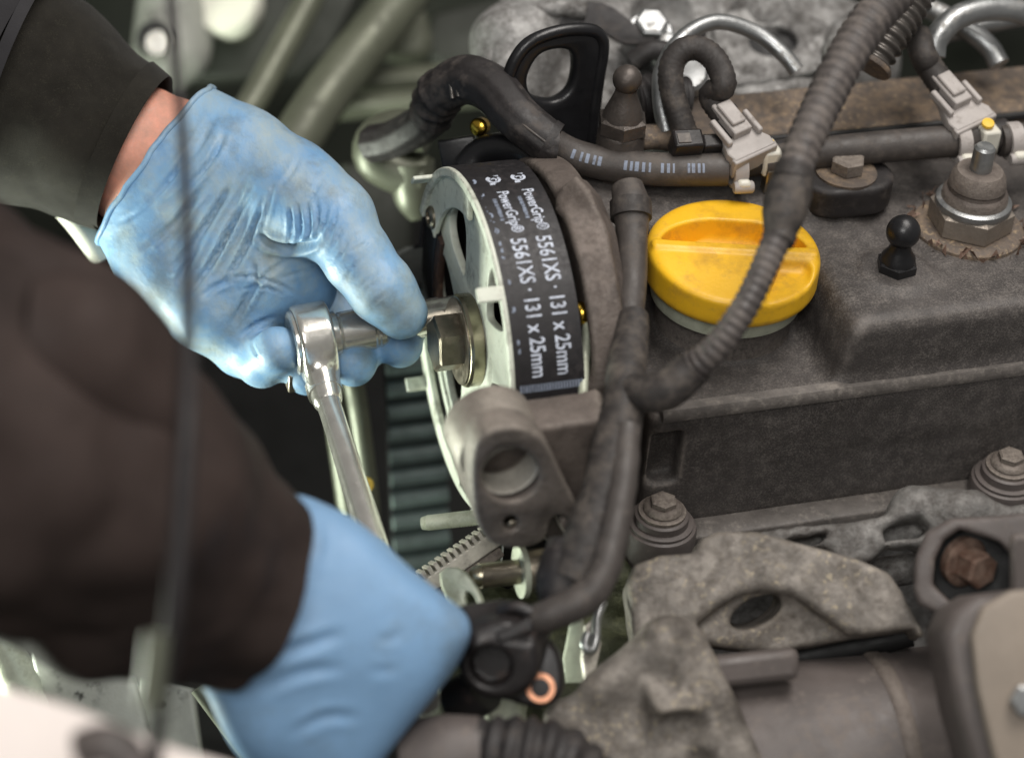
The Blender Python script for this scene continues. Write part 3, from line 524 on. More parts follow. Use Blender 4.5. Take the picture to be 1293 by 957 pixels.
# printed marks on the hose: broken pale blocks, unreadable
T0 = np.array(catmull(hp, k=40)); sA = np.r_[0, np.cumsum(np.linalg.norm(np.diff(T0, axis=0), axis=1))]
vd = -CF
for s0, wd in [(12, 1.2), (14.5, .9), (16.5, 1.3), (19, 1), (21, 1.3), (31, 1.2), (33, 1.0), (34.8, 1.4), (37, 1.1), (39, .8), (43, 1.1), (45, 1.1), (46.8, .7), (52, .9), (53.6, 1.2), (55.6, 1.0), (57.2, .8)]:
    if s0 > sA[-1]-1: continue
    c = np.array([np.interp(s0, sA, T0[:, i]) for i in range(3)]); t = np.array([np.interp(s0+.5, sA, T0[:, i]) for i in range(3)])-c; t = unit(t)
    up = unit(np.cross(vd, t)); up = up if up[2] > 0 else -up
    out = unit(vd-np.dot(vd, t)*t); V = []; Fq = []
    for j, aa in enumerate(np.linspace(-.28, .28, 5)):
        rr = math.cos(aa)*out+math.sin(aa)*up; V += [c-t*wd/2+rr*6.12, c+t*wd/2+rr*6.12]
    obj('print_mark', (np.array(V), [(2*j, 2*j+1, 2*j+3, 2*j+2) for j in range(4)]), MAT['print2'], hz, 180)
hz2 = empty('return_hose', Q(1100, 190, z=50), 'thick dark rubber hose between the two pale injector clips', 'hose')
obj('tube', tube([Q(962, 205, z=48), Q(1020, 196, z=49), Q(1100, 187, z=50.5), Q(1205, 178, z=52)], 5.9, 24, 2), MAT['hose'], hz2, 60)

# injector connectors
def connector(c, label):
    """grey clip plug: wide hooded body, two slots, latch tongue, seen from above"""
    c = A(c); e = empty('injector_plug', c, label, 'plug', 'plugs clipped over the injector hose'); fx, fy, fz = unit((.98, .10, .1)), unit((-.32, .92, .30)), None
    fx = unit(fx-np.dot(fx, fy)*fy); fz = np.cross(fx, fy); fr = (fx, fy, fz)
    b = lambda nm, lo, hi, mt='clip', bv=.6: obj(nm, box(lo, hi, fr, c), MAT[mt], e, 30, bevel=bv)
    hood = [(-8.5, -3), (8.8, -3), (9.2, 1), (6.2, 6), (4.8, 12), (4.6, 17), (-4.6, 17), (-5.2, 12), (-7.8, 6), (-9.4, 1)]
    m = plate(hood, [], c+fz*2.5, fx, fy, 5, .8); obj('hood', m, MAT['clip'], e, 30)
    b('latch', (-3.9, 5, 4.6), (3.7, 20, 8.6)); b('latch_step', (-3.0, 8, 8.5), (2.8, 18.5, 10.2))
    b('side_rail', (-7.9, 3, 4.6), (-5.7, 15, 7.6)); b('side_rail', (5.3, 3, 4.6), (7.3, 13.5, 7.6))
    b('lip', (-9.2, -4, -4), (9.4, -1.2, 4.6)); b('slot', (-5.6, 6, 4.3), (-4.0, 16, 5.4), 'dark', .1); b('tongue', (3.7, 15.2, 5), (4.4, 17, 8), 'dark', .1)
    return c+fy*15+fz*4, c+fy*25+fz*6
def clamp(c, ax, label):
    c = A(c); e = empty('hose_clamp', c, label, 'clamp', 'pale clamps on the injector hoses')
    obj('band', lathe([(6.4, -2.6), (6.9, -2.4), (6.9, 2.4), (6.4, 2.6), (5.6, 2.6), (5.6, -2.6), (6.4, -2.6)], c, ax, 32, False), MAT['clip'], e, 40)
    d = unit((0, -.8, -.35)); x = unit(ax); n = np.cross(x, d)
    obj('ear', box((-2.4, 6, -3), (2.4, 9.4, 3), (x, d, n), c), MAT['white'], e, 30, bevel=1.2)
    obj('ear_pin', lathe([(1.9, -3.6), (2.3, -3), (2.3, 3), (1.9, 3.6)], c+d*8, x, 16), MAT['clip'], e, 40)
def injector_top(c, label):
    c = A(c); e = empty('injector_tee', c, label, 'injector', 'injector heads carrying the hose')
    obj('tee', tube([c+A((-9, 0, 0)), c+A((9, 0, 0))], 6.2, 24, 3, raw=True), MAT['blkrubber'], e, 50)
    obj('retainer', box((-3.4, -7.6, -3.4), (3.4, 3, 6.6), None), MAT['white'], e, 30, bevel=1.0).location = Vector(c-WLOC[e.name]+A((0, -2.2, 1.8)))*MM
    obj('paint_mark', lathe([(2.4, 0), (2.2, .9), (.3, 1.2)], c+A((-1.2, -4.0, 8.3)), (-.1, -.3, 1), 14), MAT['mark'], e, 50)
    obj('stem', box((-2.2, -8.6, -9), (2.4, -4, 1), None, ), MAT['steel'], e, 30, bevel=.8).location = Vector(c-WLOC[e.name]+A((0, -6, -5)))*MM
    return e
k1, k2 = Q(966, 200, z=48), Q(1240, 174, z=52.5)
PL1 = connector(Q(945, 196, z=53), 'grey plug on the hose directly above the yellow cap'); PL2 = connector(Q(1222, 158, z=57), 'grey plug above the large steel injector nut')
clamp(Q(931, 213, z=48), (1, -.1, 0), 'pale clamp on the hose just above the yellow cap'); clamp(Q(1212, 181, z=52), (1, -.05, 0), 'pale clamp left of the tee above the steel injector'); clamp(Q(1278, 178, z=52.5), (1, -.05, 0), 'pale clamp right of the tee above the steel injector')
injector_top(k1, 'injector tee with yellow paint mark above the yellow cap'); injector_top(k2, 'injector tee with yellow paint mark above the steel nut')
obj('hose_stub', tube([Q(1262, 178, z=52.5), Q(1330, 172, z=53)], 5.9, 24, 3, raw=True), MAT['hose'], label='short dark hose end right of the tee above the steel injector', cat='hose')
ib = A((185, -9, 28)); inj = empty('injector', ib, 'large steel hex injector body standing behind the small black ball stud', 'injector')
obj('seat', lathe([(20.5, 0), (20, 3.0), (18.5, 4), (14, 4)], ib, (0, 0, 1), 40), MAT['rail'], inj, 40)
obj('hex_nut', hexa(15.4, 3.5, 12.6, ib, (0, 0, 1), 1.6, .45), MAT['injsteel'], inj, 25)
obj('collar', lathe([(13.4, 12), (13.8, 13), (13.6, 14.6), (12.2, 15.4), (11, 15.4)], ib, (0, 0, 1), 48), MAT['tin'], inj, 30)
obj('body', lathe([(12.0, 15), (11.8, 17.5), (11.2, 18.6), (10.4, 19.2), (10.1, 20.4), (10.4, 21), (9.6, 25), (8.2, 27), (5, 27.4)], ib, (0, 0, 1), 48), MAT['castbrown'], inj, 30)
obj('stem', lathe([(4, 27), (3.8, 36), (3, 37)], ib, (0, 0, 1), 24), MAT['tin'], inj, 30)
rr_ = [(12+14*random.random(), 6.28*random.random()) for _ in range(70)]
leaf = join(*[((A((185+ (19+3*random.random())*math.cos(a), -9+(19+3*random.random())*math.sin(a), 31+2*random.random()))+np.random.randn(3, 3)*1.6), [(0, 1, 2)]) for _, a in rr_])
obj('leaf_debris', leaf, MAT['rust'], kind='stuff', label='rusty brown leaf crumbs round the steel injector', cat='debris')
# oblong grommet with bolt
gc = Q(1065, 236, z=39); gr = empty('grommet_bolt', gc, 'bolt in an oblong black rubber grommet behind the yellow cap', 'bolt')
def f(G): return smax(cone(G*A((1, 1, 0)), gc*A((1, 1, 0))+A((-6, 0, 0)), gc*A((1, 1, 0))+A((6, 0, 0)), 12, 12), np.abs(G[..., 2]-gc[2])-6, 2)
obj('grommet', nets(f, gc-A((22, 16, 9)), gc+A((22, 16, 9)), 1.0), MAT['blkrubber'], gr, 60)
obj('washer', lathe([(11.2, 5.6), (11.2, 6.8), (10.4, 7.2), (7, 7.2)], gc, (0, 0, 1), 32), MAT['rail'], gr, 40)
obj('hex_head', hexa(6.4, 7, 12.4, gc, (0, 0, 1), .9, .1), MAT['castbrown'], gr, 30)
# ------------------------------------------------------------------ lifting eye and stud behind the belt
le = empty('lifting_eye', Q(720, 185, y=46), 'black painted lifting eye plate with an oval hole', 'lifting eye')
out = [(640, 108), (648, 78), (668, 52), (705, 38), (742, 36), (760, 44), (764, 62), (758, 100), (752, 150), (748, 200), (690, 215), (655, 190), (640, 160)]
m = plate_px(out, [[(664, 92), (678, 68), (700, 60), (718, 64), (722, 84), (716, 110), (698, 124), (676, 122), (665, 112)]], (0, 46, 0), (.12, -1, .12), 6, 2.0, 4)
obj('plate', m, MAT['blackpaint'], le, 60)
obj('rim', tube([Qn(x, y, (0, 44, 0), (.12, -1, .12)) for x, y in [(641, 150), (641, 108), (649, 79), (669, 54), (706, 40), (742, 38), (758, 46), (761, 64), (755, 102), (749, 150), (745, 195)]], 2.4, 12, 2), MAT['blackpaint'], le, 60)
sp = A((66, 38, 30)); st = empty('ball_post', sp, 'brown ball-headed stud post beside the lifting eye', 'stud')
obj('post', lathe([(8.8, 0), (8.6, 25), (8, 26)], sp, (0, 0, 1), 32), MAT['castdark'], st, 40)
obj('hex', hexa(9.2, 25.4, 32, sp, (0, 0, 1), 1.5, .25), MAT['castdark'], st, 30)
obj('neck', lathe([(7.4, 31.5), (7, 33.5), (5.4, 37.5), (4.0, 41), (3.8, 43)], sp, (0, 0, 1), 32), MAT['castdark'], st, 50)
obj('ball', lathe([(5.2*math.sin(t)+.01, 46.8-5.2*math.cos(t)) for t in np.linspace(.5, math.pi, 18)], sp, (0, 0, 1), 32), MAT['castdark'], st, 60)
# dusty rail along the back of the cover
rl = empty('intake_rail', Q(1000, 150, z=40), 'flat dusty brown rail along the back of the engine', 'rail')
a0, a1 = Q(905, 176, z=43), Q(1330, 138, z=46); b0, b1 = Q(905, 120, z=46), Q(1330, 78, z=49)
def slab(q, t, nm, mt, par, bv=1.5):
    q = [A(x) for x in q]; n = unit(np.cross(q[1]-q[0], q[3]-q[0])); n = n if n[2] > 0 else -n
    return obj(nm, (np.array(q+[x-n*t for x in q]), [(0, 1, 2, 3), (7, 6, 5, 4), (0, 4, 5, 1), (1, 5, 6, 2), (2, 6, 7, 3), (3, 7, 4, 0)]), mt, par, 30, bevel=bv)
slab([a0, a1, b1, b0], 16, 'top', MAT['rail'], rl)
e0, e1 = Q(858, 122, z=44), Q(905, 118, z=46); slab([Q(878, 178, z=42), Q(906, 172, z=43), e1+A((2, 0, -.8)), e0], 12, 'end_plate', MAT['rail'], rl)
obj('rail_shade_strip', tube([Q(905, 181, z=42), Q(1060, 170, z=43), Q(1180, 158, z=44), Q(1330, 141, z=45)], 1.6, 8, 4), MAT['dark'], rl)  # solid black tube painting in the shade along the rail edge
# alloy intake manifold behind
mf = empty('intake_manifold', Q(760, 60, y=110), 'rough grey alloy intake manifold behind the lifting eye', 'manifold')
c = [P(650, 60, 70), P(640, 110, 66), P(690, 10, 90), P(760, 70, 105), P(850, 30, 130), P(960, 40, 140), P(1060, 80, 135), P(720, 140, 90), P(900, 130, 110), P(1000, 110, 120)]
def f(G):
    d = cone(G, c[0], c[1], 16, 13); d = smin(d, cone(G, c[0], c[2], 15, 16), 8); d = smin(d, cone(G, c[2], c[3], 15, 20), 8)
    d = smin(d, cone(G, c[3], c[4], 22, 22), 8); d = smin(d, cone(G, c[4], c[5], 26, 26), 10); d = smin(d, cone(G, c[5], c[6], 26, 24), 10); d = smin(d, cone(G, c[7], c[8], 24, 22), 10); d = smin(d, cone(G, c[8], c[9], 20, 18), 10)
    for x, y, dd, r in ((672, 30, 62, 6), (705, 20, 70, 7), (640, 85, 55, 5), (880, 70, 96, 9), (960, 20, 108, 12), (1010, 60, 108, 8)): d = smin(d, np.linalg.norm(G-P(x, y, dd), axis=-1)-r, 4)
    d = smax(d, -(np.linalg.norm(G-P(842, 22, 96), axis=-1)-14), 3); d = smax(d, -(np.linalg.norm(G-P(770, 25, 78), axis=-1)-10), 4)
    return d+.7*vnoise(G, 14, 2)+.35*vnoise(G, 5, 6)
lo, hi = bounds(c, 34); obj('casting', nets(f, lo, hi, 2.0), MAT['alloy'], mf, 70)
obj('bolt', hexa(6.5, 0, 8, P(820, 42, 70), (-.1, -.4, .9), 1.2), MAT['tin'], mf, 30)
obj('boss', lathe([(9.5, -10), (9.5, 0), (8.4, 1), (4, 1)], P(820, 42, 72), (-.1, -.4, .9), 28), MAT['tin'], mf, 40)
obj('gap_shade_flap', plate_px([(700, 8), (760, 4), (800, 30), (830, 50), (790, 58), (760, 42), (735, 38), (706, 34)], [], P(760, 30, 64), -CF, 2.5, .8, 3), MAT['blkrubber'], mf, 40)  # black plate whose colour stands for the shade of a gap
obj('port_flange', plate_px([(905, 24), (962, 12), (1020, 22), (1052, 44), (1042, 74), (986, 92), (930, 98), (902, 62)], [ell(975, 56, 30, 18, 20)], P(975, 55, 98), unit(-CF+A((.1, 0, .5))), 6, 1.6, 3), MAT['alloy'], mf, 50)
obj('port_shade_disc', lathe([(11, 0), (11, 2), (.3, 2.2)], P(975, 57, 101), unit(-CF+A((.1, 0, .5))), 24), MAT['dark'], mf, 50)  # black disc painted in as the shade inside the port
for q, dd, r_ in (([(1075, 110), (1010, 112), (940, 122), (905, 130)], 78, 4), ([(640, 40), (660, 20), (700, 10), (740, 14)], 62, 3.5), ([(615, 110), (618, 80), (632, 55)], 58, 3), ([(1090, 20), (1060, 40), (1052, 70), (1080, 98)], 90, 4)):
    obj('cast_rib', tube([P(x, y, dd) for x, y in q], r_, 14, 2, lambda s, a: 1+.06*math.sin(s*.7)), MAT['alloy'], mf, 60)
obj('vacuum_hose', tube([P(800, 78, 60), P(822, 64, 58), P(848, 66, 60), P(862, 58, 66), P(880, 40, 80)], 4, 16, 2), MAT['blkrubber'], mf, 60)
obj('gap_shade_plate', plate_px([(800, 96), (850, 90), (862, 150), (812, 160)], [], P(830, 120, 62), -CF, 3, .6, 0), MAT['dark'], mf, 40)  # black plate put in as shade between the castings
obj('casting_web', plate_px([(930, 100), (990, 78), (1040, 40), (1075, 36), (1080, 60), (1040, 90), (985, 104), (930, 112)], [], P(1000, 80, 92), unit(-CF+A((0, 0, .4))), 5, 1.5, 3), MAT['alloy'], mf, 50)
for px, py, d, r, s in ((842, 62, 66, 7, 'small'), (868, 92, 52, 8, 'x')):
    obj('stud_cap', lathe([(r, -8), (r, 0), (r-1.4, 1.2), (.5, 1.2)], P(px, py, d), (-.2, -.5, .8), 26), MAT['tin'], mf, 40)
obj('ribbed_hose', tube([P(802, 128, 40), P(830, 124, 42), P(862, 128, 46)], 9, 24, .8, lambda s, a: 1+.05*math.sin(s*2.4)), MAT['blkrubber'], label='black ribbed hose end between the stud post and the bent pipe', cat='hose')
# bent steel injector pipes
def pipe(pts, r, label, mt='tin', name='steel_pipe', cat='pipe', group='bent steel fuel pipes'): return obj(name, tube(pts, r, 18, 1.6), MAT[mt], None, 60, label, cat, group)
pipe([P(842, 168, 22), P(834, 128, 24), P(836, 88, 28), P(862, 48, 34), P(905, 28, 40), P(955, 42, 44), P(990, 70, 44), P(1006, 90, 44)], 3.0, 'bent silver pipe arching over behind the first grey plug')
pipe([P(1178, 72, 42), P(1182, 50, 42), P(1206, 24, 44), P(1245, 12, 48), P(1285, 14, 52), P(1320, 30, 56)], 4.6, 'thick bent silver pipe behind the grey plug of the steel injector')
pipe([P(1130, 4, 66), P(1165, 8, 66), P(1205, 28, 66), P(1245, 56, 66), P(1262, 82, 64)], 4.0, 'bent silver pipe crossing behind the thick pipe')
pipe([P(1160, 52, 76), P(1230, 34, 80), P(1293, 22, 84), P(1340, 14, 86)], 4.0, 'straight dull pipe behind the two crossing bent pipes')
obj('black_loop', tube([P(872, 190, 18), P(850, 120, 16), P(848, 84, 16), P(862, 64, 16), P(884, 62, 16), P(904, 78, 14), P(914, 108, 11), PL1[1], PL1[0]], 4.6, 20, .9, lambda s, a: 1+.04*math.sin(s*3)), MAT['tape'], None, 60, 'taped black wire loop feeding the first grey plug', 'wire', 'taped plug wires')
obj('black_loop', tube([P(1158, 44, 40), P(1166, 70, 34), PL2[1], PL2[0]], 5.0, 20, .9, lambda s, a: 1+.04*math.sin(s*3)), MAT['tape'], None, 60, 'taped black wire feeding the grey plug on the right', 'wire', 'taped plug wires')
sp_ = empty('spring_conduit', P(1110, 60, 10), 'black coil ribbed conduit end beside the large corrugated tube', 'conduit')
obj('coil', tube([P(1102, 80, 22), P(1125, 45, 24), P(1150, 8, 28), P(1172, -30, 30)], 6.2, 26, .45, lambda s, a: 1+.13*math.sin(s*1.75)), MAT['coil'], sp_, 60)
obj('end_ring', lathe([(7.6, -1), (8, 0), (7.6, 1), (5, 1.2)], P(1101, 83, 22), P(1125, 45, 24)-P(1102, 80, 22), 28), MAT['rail'], sp_, 50)
obj('dusty_wire', tube([P(770, 184, 20), P(800, 176, 22), P(835, 174, 24), P(872, 180, 24)], 4.6, 18, 1.0, lambda s, a: 1+.05*math.sin(a*3+s*.3)), MAT['rail'], None, 60, 'dusty fibre wrapped wire below the bent pipe', 'wire')
pb = empty('wire_plug', P(870, 182, 8), 'small black plug beside the first grey plug', 'plug')
fr = (unit((1, -.1, 0)), unit((.1, .9, .3)), unit((0, -.3, .9)))
obj('shell', box((-7, -4, -5), (4, 4, 4), fr, P(872, 182, 8)), MAT['sensor'], pb, 30, bevel=1); obj('tail', box((4, -3, -4), (12, 3, 2), fr, P(872, 182, 8)), MAT['sensor'], pb, 30, bevel=1)
obj('window', box((-5.6, -2.6, 3.8), (-1, 1.5, 4.4), fr, P(872, 182, 8)), MAT['coverworn'], pb, 30)
obj('vent_pipe', tube([P(792, 236, -18), P(797, 262, -22), P(798, 300, -26), P(798, 350, -30), P(794, 400, -36), P(788, 460, -44)], [5.6, 6.4, 5.4, 5.2, 5.2, 5.4], 22, 1.5), MAT['hose'], None, 60, 'thin grey pipe standing left of the yellow cap', 'pipe')
obj('pipe_collar', tube([P(796, 255, -22), P(797, 276, -24)], 7.2, 24, 2, raw=True), MAT['tape'], None, 50, 'rubber collar on the thin pipe left of the yellow cap', 'collar')
obj('brass_plug', lathe([(4.2, 0), (4, 2), (2.8, 3.2), (1.6, 3.6), (.2, 3.7)], P(733, 396, -40), (-.7, -.5, .4), 22), M('brass', (214, 176, 70), .2, 1, .1), None, 40, 'small shiny brass plug right of the belt', 'plug')
obj('edge_seal', tube([P(742, 380, -38), P(741, 420, -42), P(738, 460, -46), P(736, 500, -50)], 1.7, 12, 2), MAT['palegreen'], None, 60, 'narrow pale seal edge right of the belt below the brass plug', 'seal')
obj('brass_screw', lathe([(3.4, 0), (3.4, 3), (2.4, 4), (.3, 4.2)], P(608, 160, 26), (-.6, -.7, .4), 22), bpy.data.materials['brass'], None, 40, 'yellow brass screw under the ribbed hose sleeve', 'screw')
cb = empty('belt_guard_bracket', P(575, 205, 40), 'black bracket behind the top of the pulley', 'bracket')
obj('upright', plate_px([(553, 178), (600, 170), (604, 214), (560, 214)], [], P(578, 195, 34), unit((-.4, -.8, .4)), 5, 1, 0), MAT['blackpaint'], cb, 40)
obj('arch', tube([P(590, 214, 22), P(610, 194, 20), P(640, 188, 16), P(668, 196, 12), P(690, 214, 6)], 6, 18, 2), MAT['blackpaint'], cb, 60)
gl = empty('pale_elbow', P(500, 210, 92), 'blurred pale green elbow fitting left of the pulley', 'fitting')
obj('elbow', tube([P(540, 170, 85), P(505, 165, 88), P(478, 178, 90), P(474, 200, 92), P(500, 215, 94), P(535, 225, 94)], [7, 8.5, 9, 8.5, 9, 9], 24, 2), MAT['olive'], gl, 60)
obj('flange', tube([P(520, 205, 92), P(524, 250, 96), P(530, 275, 98)], [9, 8, 4], 18, 2), MAT['olive'], gl, 60)

# ------------------------------------------------------------------ corrugated conduit and taped harness in front
cd = empty('corrugated_conduit', P(820, 490, -75), 'large grey corrugated conduit crossing in front of the yellow cap', 'conduit')
cp = [P(868, 470, -78), P(905, 438, -84), P(938, 392, -86), P(962, 345, -84), P(985, 292, -80)]
obj('lower_tube', tube(cp, [5.0, 4.6, 4.4, 4.4, 4.7], 26, .45, lambda s, a: 1+.055*math.sin(s*2.25)), MAT['conduit'], cd, 60)
cp = [P(1000, 225, -76), P(1016, 180, -72), P(1040, 128, -66), P(1068, 74, -60), P(1100, 25, -54), P(1150, -30, -46)]
obj('upper_tube', tube(cp, [5.8, 6.0, 6.3, 6.6, 6.8, 6.9], 28, .5, lambda s, a: 1+.05*math.sin(s*1.75)), MAT['conduit'], cd, 60)
for q0, q1, rr_ in ((P(1000, 228, -76), P(1004, 214, -75), 6.6), (P(868, 472, -78), P(880, 462, -80), 5.9), (P(986, 294, -80), P(982, 304, -81), 5.4)):
    obj('tape_wrap', tube([q0, q1], rr_, 26, .8, raw=True), MAT['tape'], cd, 50)
lump = lambda s, a: 1+.035*math.sin(s*.21+a)+.03*math.sin(a*2+s*.13)+.012*math.sin(s*1.3+a*.5)
obj('taped_joint', tube([P(984, 296, -80), P(990, 272, -79), P(996, 245, -77), P(1002, 218, -75)], [5.2, 6.8, 7.2, 6.3], 26, 1, lump), MAT['tape'], cd, 60)
obj('taped_elbow', tube([P(796, 492, -72), P(815, 497, -76), P(842, 490, -79), P(872, 467, -80)], [5.2, 6.4, 7.0, 6.4], 26, 1, lump), MAT['tape'], cd, 60)
wh = empty('wiring_harness', P(700, 770, -95), 'thick taped wiring harness hanging beside the eye bracket', 'harness')
obj('trunk', tube([P(800, 400, -48), P(794, 450, -60), P(788, 500, -70), P(778, 560, -78), P(765, 620, -84), P(745, 680, -88), P(720, 735, -92)], [5, 6.2, 7, 7.6, 8, 8.4, 7.4], 26, 1.2, lump), MAT['tape'], wh, 60)
obj('branch', tube([P(792, 540, -80), P(788, 600, -88), P(778, 660, -94), P(765, 715, -98), P(742, 752, -100), P(705, 772, -100), P(668, 786, -98)], [4.4, 4.6, 4.8, 5, 5.4, 5.2, 4.6], 22, 1.2, lambda s, a: 1+.03*math.sin(s*.7+a)), MAT['hose'], wh, 60)
obj('taped_end', tube([P(722, 690, -84), P(712, 730, -88), P(712, 765, -90)], [8, 9, 7], 22, 1.2, lump), MAT['blkrubber'], wh, 60)
obj('rear_lead', tube([P(760, 500, -52), P(752, 560, -56), P(746, 620, -58), P(735, 690, -60)], 3.4, 16, 2), MAT['blkrubber'], wh, 60)

# ------------------------------------------------------------------ lower middle: sensor, shaft, pale brackets, toothed strip
se = empty('black_sensor', P(640, 840, -95), 'black plastic sensor with a copper ring in its mounting ear', 'sensor')
nS = unit(-CF+A((-.15, 0, .15)))
m = plate_px([(590, 800), (606, 782), (640, 778), (676, 792), (706, 822), (712, 866), (700, 886), (676, 892), (640, 882), (598, 862), (580, 834)], [], P(650, 840, -88), nS, 9, 1.8, 3)
obj('ear_plate', m, MAT['sensor'], se, 50)
oc = P(683, 868, -93)
obj('copper_ring', lathe([(5.0, 1), (5.0, -.8), (4.6, -1.2), (3.0, -1.2), (2.7, -.8), (2.7, 2)], oc, -nS, 32, False), MAT['copper'], se, 40)
def f(G):
    d = cyl(G, P(640, 815, -86), P(628, 835, -104), 13, 3); d = smin(d, cone(G, P(640, 810, -92), P(690, 776, -96), 9, 5), 5); d = smin(d, rbox(G, P(618, 805, -95), (9, 10, 8), 3), 3)
    d = smax(d, -cyl(G, P(616, 846, -110), P(622, 834, -96), 6.5), 1.5); d = smax(d, -rbox(G, P(650, 800, -110), (7, 3, 5), 1), 1); return d
lo, hi = bounds([P(610, 860, -95), P(695, 775, -95), P(630, 830, -104)], 18); obj('body', nets(f, lo, hi, 1.0), MAT['sensor'], se, 60)
obj('plug', lathe([(7.6, 0), (8, 2), (8, 12), (6.5, 14), (.5, 14)], P(612, 868, -80), P(582, 885, -74)-P(612, 868, -80), 26), MAT['sensor'], se, 40)
obj('latch', box((-6, -2, -3), (6, 2, 3), (unit(CR+.4*CU), unit(CU-.4*CR), -CF), P(650, 795, -104)), MAT['sensor'], se, 30, bevel=.8)
obj('red_seal', tube([P(632, 772, -98), P(650, 766, -100), P(672, 774, -101)], 2.2, 12, 1), MAT['sensor'], se, 60)
sh = empty('pivot_shaft', P(640, 725, -50), 'steel pivot shaft with a collar below the eye bracket', 'shaft')
a, b = P(606, 727, -52), P(690, 718, -46)
obj('rod', tube([a, a*.3+b*.7, b], [4.2, 4.2, 4.2], 24, 3, raw=True), MAT['steel'], sh, 40)
obj('tip', lathe([(3.8, 0), (3.2, -2.4), (1.8, -3.6), (.3, -3.8)], a, b-a, 20), MAT['brass'], sh, 40)
obj('collar', lathe([(6.8, -3), (7.2, -2), (7.2, 4), (6, 5)], a*.2+b*.8, b-a, 28), MAT['steel'], sh, 40)
obj('washer', lathe([(9, 0), (9, 2), (4, 2)], a*.42+b*.58, b-a, 28), MAT['palegreen'], sh, 40)
wb = obj('pale_bracket', plate_px([(556, 724), (578, 716), (598, 732), (612, 762), (606, 778), (590, 776), (566, 758)], [[(590, 748), (598, 752), (604, 766), (598, 772), (590, 762)]], P(585, 745, -55), unit(-CF+A((-.4, 0, .3))), 4, 1, 2), MAT['palegreen'], None, 50, 'pale bracket with a slot beside the lower glove', 'bracket')
ts = empty('toothed_strip', P(575, 690, -20), 'grey toothed metal strip beside the lower glove', 'strip')
t0_, t1_ = P(505, 742, -30), P(618, 664, -22); tdir = unit(t1_-t0_); tnn = unit(CU-np.dot(CU, tdir)*tdir); tl = np.linalg.norm(t1_-t0_)
obj('bar', box((0, -7, -4), (tl, -1.6, 4), (tdir, tnn, np.cross(tdir, tnn)), t0_), MAT['castlight'], ts, 30, bevel=.5)
obj('lower_edge', box((0, -11, -5), (tl*.96, -7.2, 3), (tdir, tnn, np.cross(tdir, tnn)), t0_), MAT['castbrown'], ts, 30, bevel=.5)
tt0 = None
for k in range(int(tl/2.6)):
    o = t0_+tdir*(1+2.6*k)
    if tt0 is None: tt0 = obj('tooth', box((-.7, -2, -4), (.7, 1.0, 4), (tdir, tnn, np.cross(tdir, tnn)), o), MAT['castlight'], ts, 30)
    else: cpy = tt0.copy(); COL.objects.link(cpy); cpy.parent = ts; cpy.location = tt0.location+Vector(o-(t0_+tdir))*MM
stud = empty('pale_stud', P(570, 658, -18), 'pale green threaded stud left of the eye bracket', 'stud')
a, b = P(540, 660, -15), P(612, 652, -20)
obj('rod', tube([a, b], 2.7, 18, .5, lambda s, q: 1+.05*math.sin(s*6), raw=True), MAT['palegreen'], stud, 60); obj('tip', lathe([(2.6, 0), (2.2, -2), (.3, -2.4)], a, b-a, 18), MAT['palegreen'], stud, 40)
gs = empty('pale_guide', P(735, 830, -60), 'pale green twisted metal guide below the harness', 'guide')
obj('left_blade', plate_px([(720, 790), (734, 768), (738, 800), (735, 830), (742, 862), (716, 862), (712, 830)], [], P(728, 820, -58), unit(-CF+A((-.7, 0, .2))), 2.5, .6, 0), MAT['palegreen'], gs, 40)
obj('right_blade', plate_px([(738, 790), (752, 778), (758, 812), (750, 850), (746, 878), (738, 862), (734, 830)], [], P(746, 830, -62), unit(-CF+A((.5, 0, .2))), 2.5, .6, 0), MAT['castlight'], gs, 40)
obj('loop', tube([P(742, 800, -66), P(738, 814, -68), P(746, 822, -68), P(752, 808, -66), P(754, 780, -60), P(762, 760, -56)], 1.6, 12, 1), MAT['tin'], gs, 60)
def f(G): return (np.linalg.norm((G-P(632, 898, -62))*A((1, 1, 1.5)), axis=-1)-8.5)+1.6*vnoise(G, 5, 3)+.8*vnoise(G, 2.2, 5)
obj('pale_lump', nets(f, P(632, 898, -62)-13, P(632, 898, -62)+13, .8), MAT['palegreen'], None, 70, 'small crumpled pale green lump under the black sensor', 'clip')
def f(G): return np.minimum(cone(G, P(640, 745, 20), P(760, 760, 10), 22, 26), cone(G, P(610, 860, 0), P(760, 900, 0), 34, 36))+3*vnoise(G, 16, 8)+1.5*vnoise(G, 6, 9)
lo, hi = bounds([P(640, 745, 20), P(760, 760, 10), P(610, 860, 0), P(760, 900, 0)], 44); obj('pump_housing', nets(f, lo, hi, 2.4), M('mossy_casting', (70, 74, 52), .5, .2, .5, 120, dust=(120, 124, 92), da=.3, ds=160, bump=.6), None, 70, 'dark mossy green pump casting deep below the eye bracket', 'pump')
hb = empty('ribbed_boot', P(640, 950, -110), 'brown ribbed rubber boot below the black sensor', 'boot')
obj('bellows', tube([P(600, 952, -110), P(650, 958, -112), P(700, 972, -112), P(740, 1012, -110)], [11, 13, 14, 14], 30, .7, lambda s, a: 1+.06*math.sin(s*1.3)), MAT['blkrubber'], hb, 60)
obj('end_cuff', tube([P(520, 962, -108), P(560, 955, -110), P(606, 953, -110)], [13, 13, 12], 30, 2), MAT['brownplastic'], hb, 60)

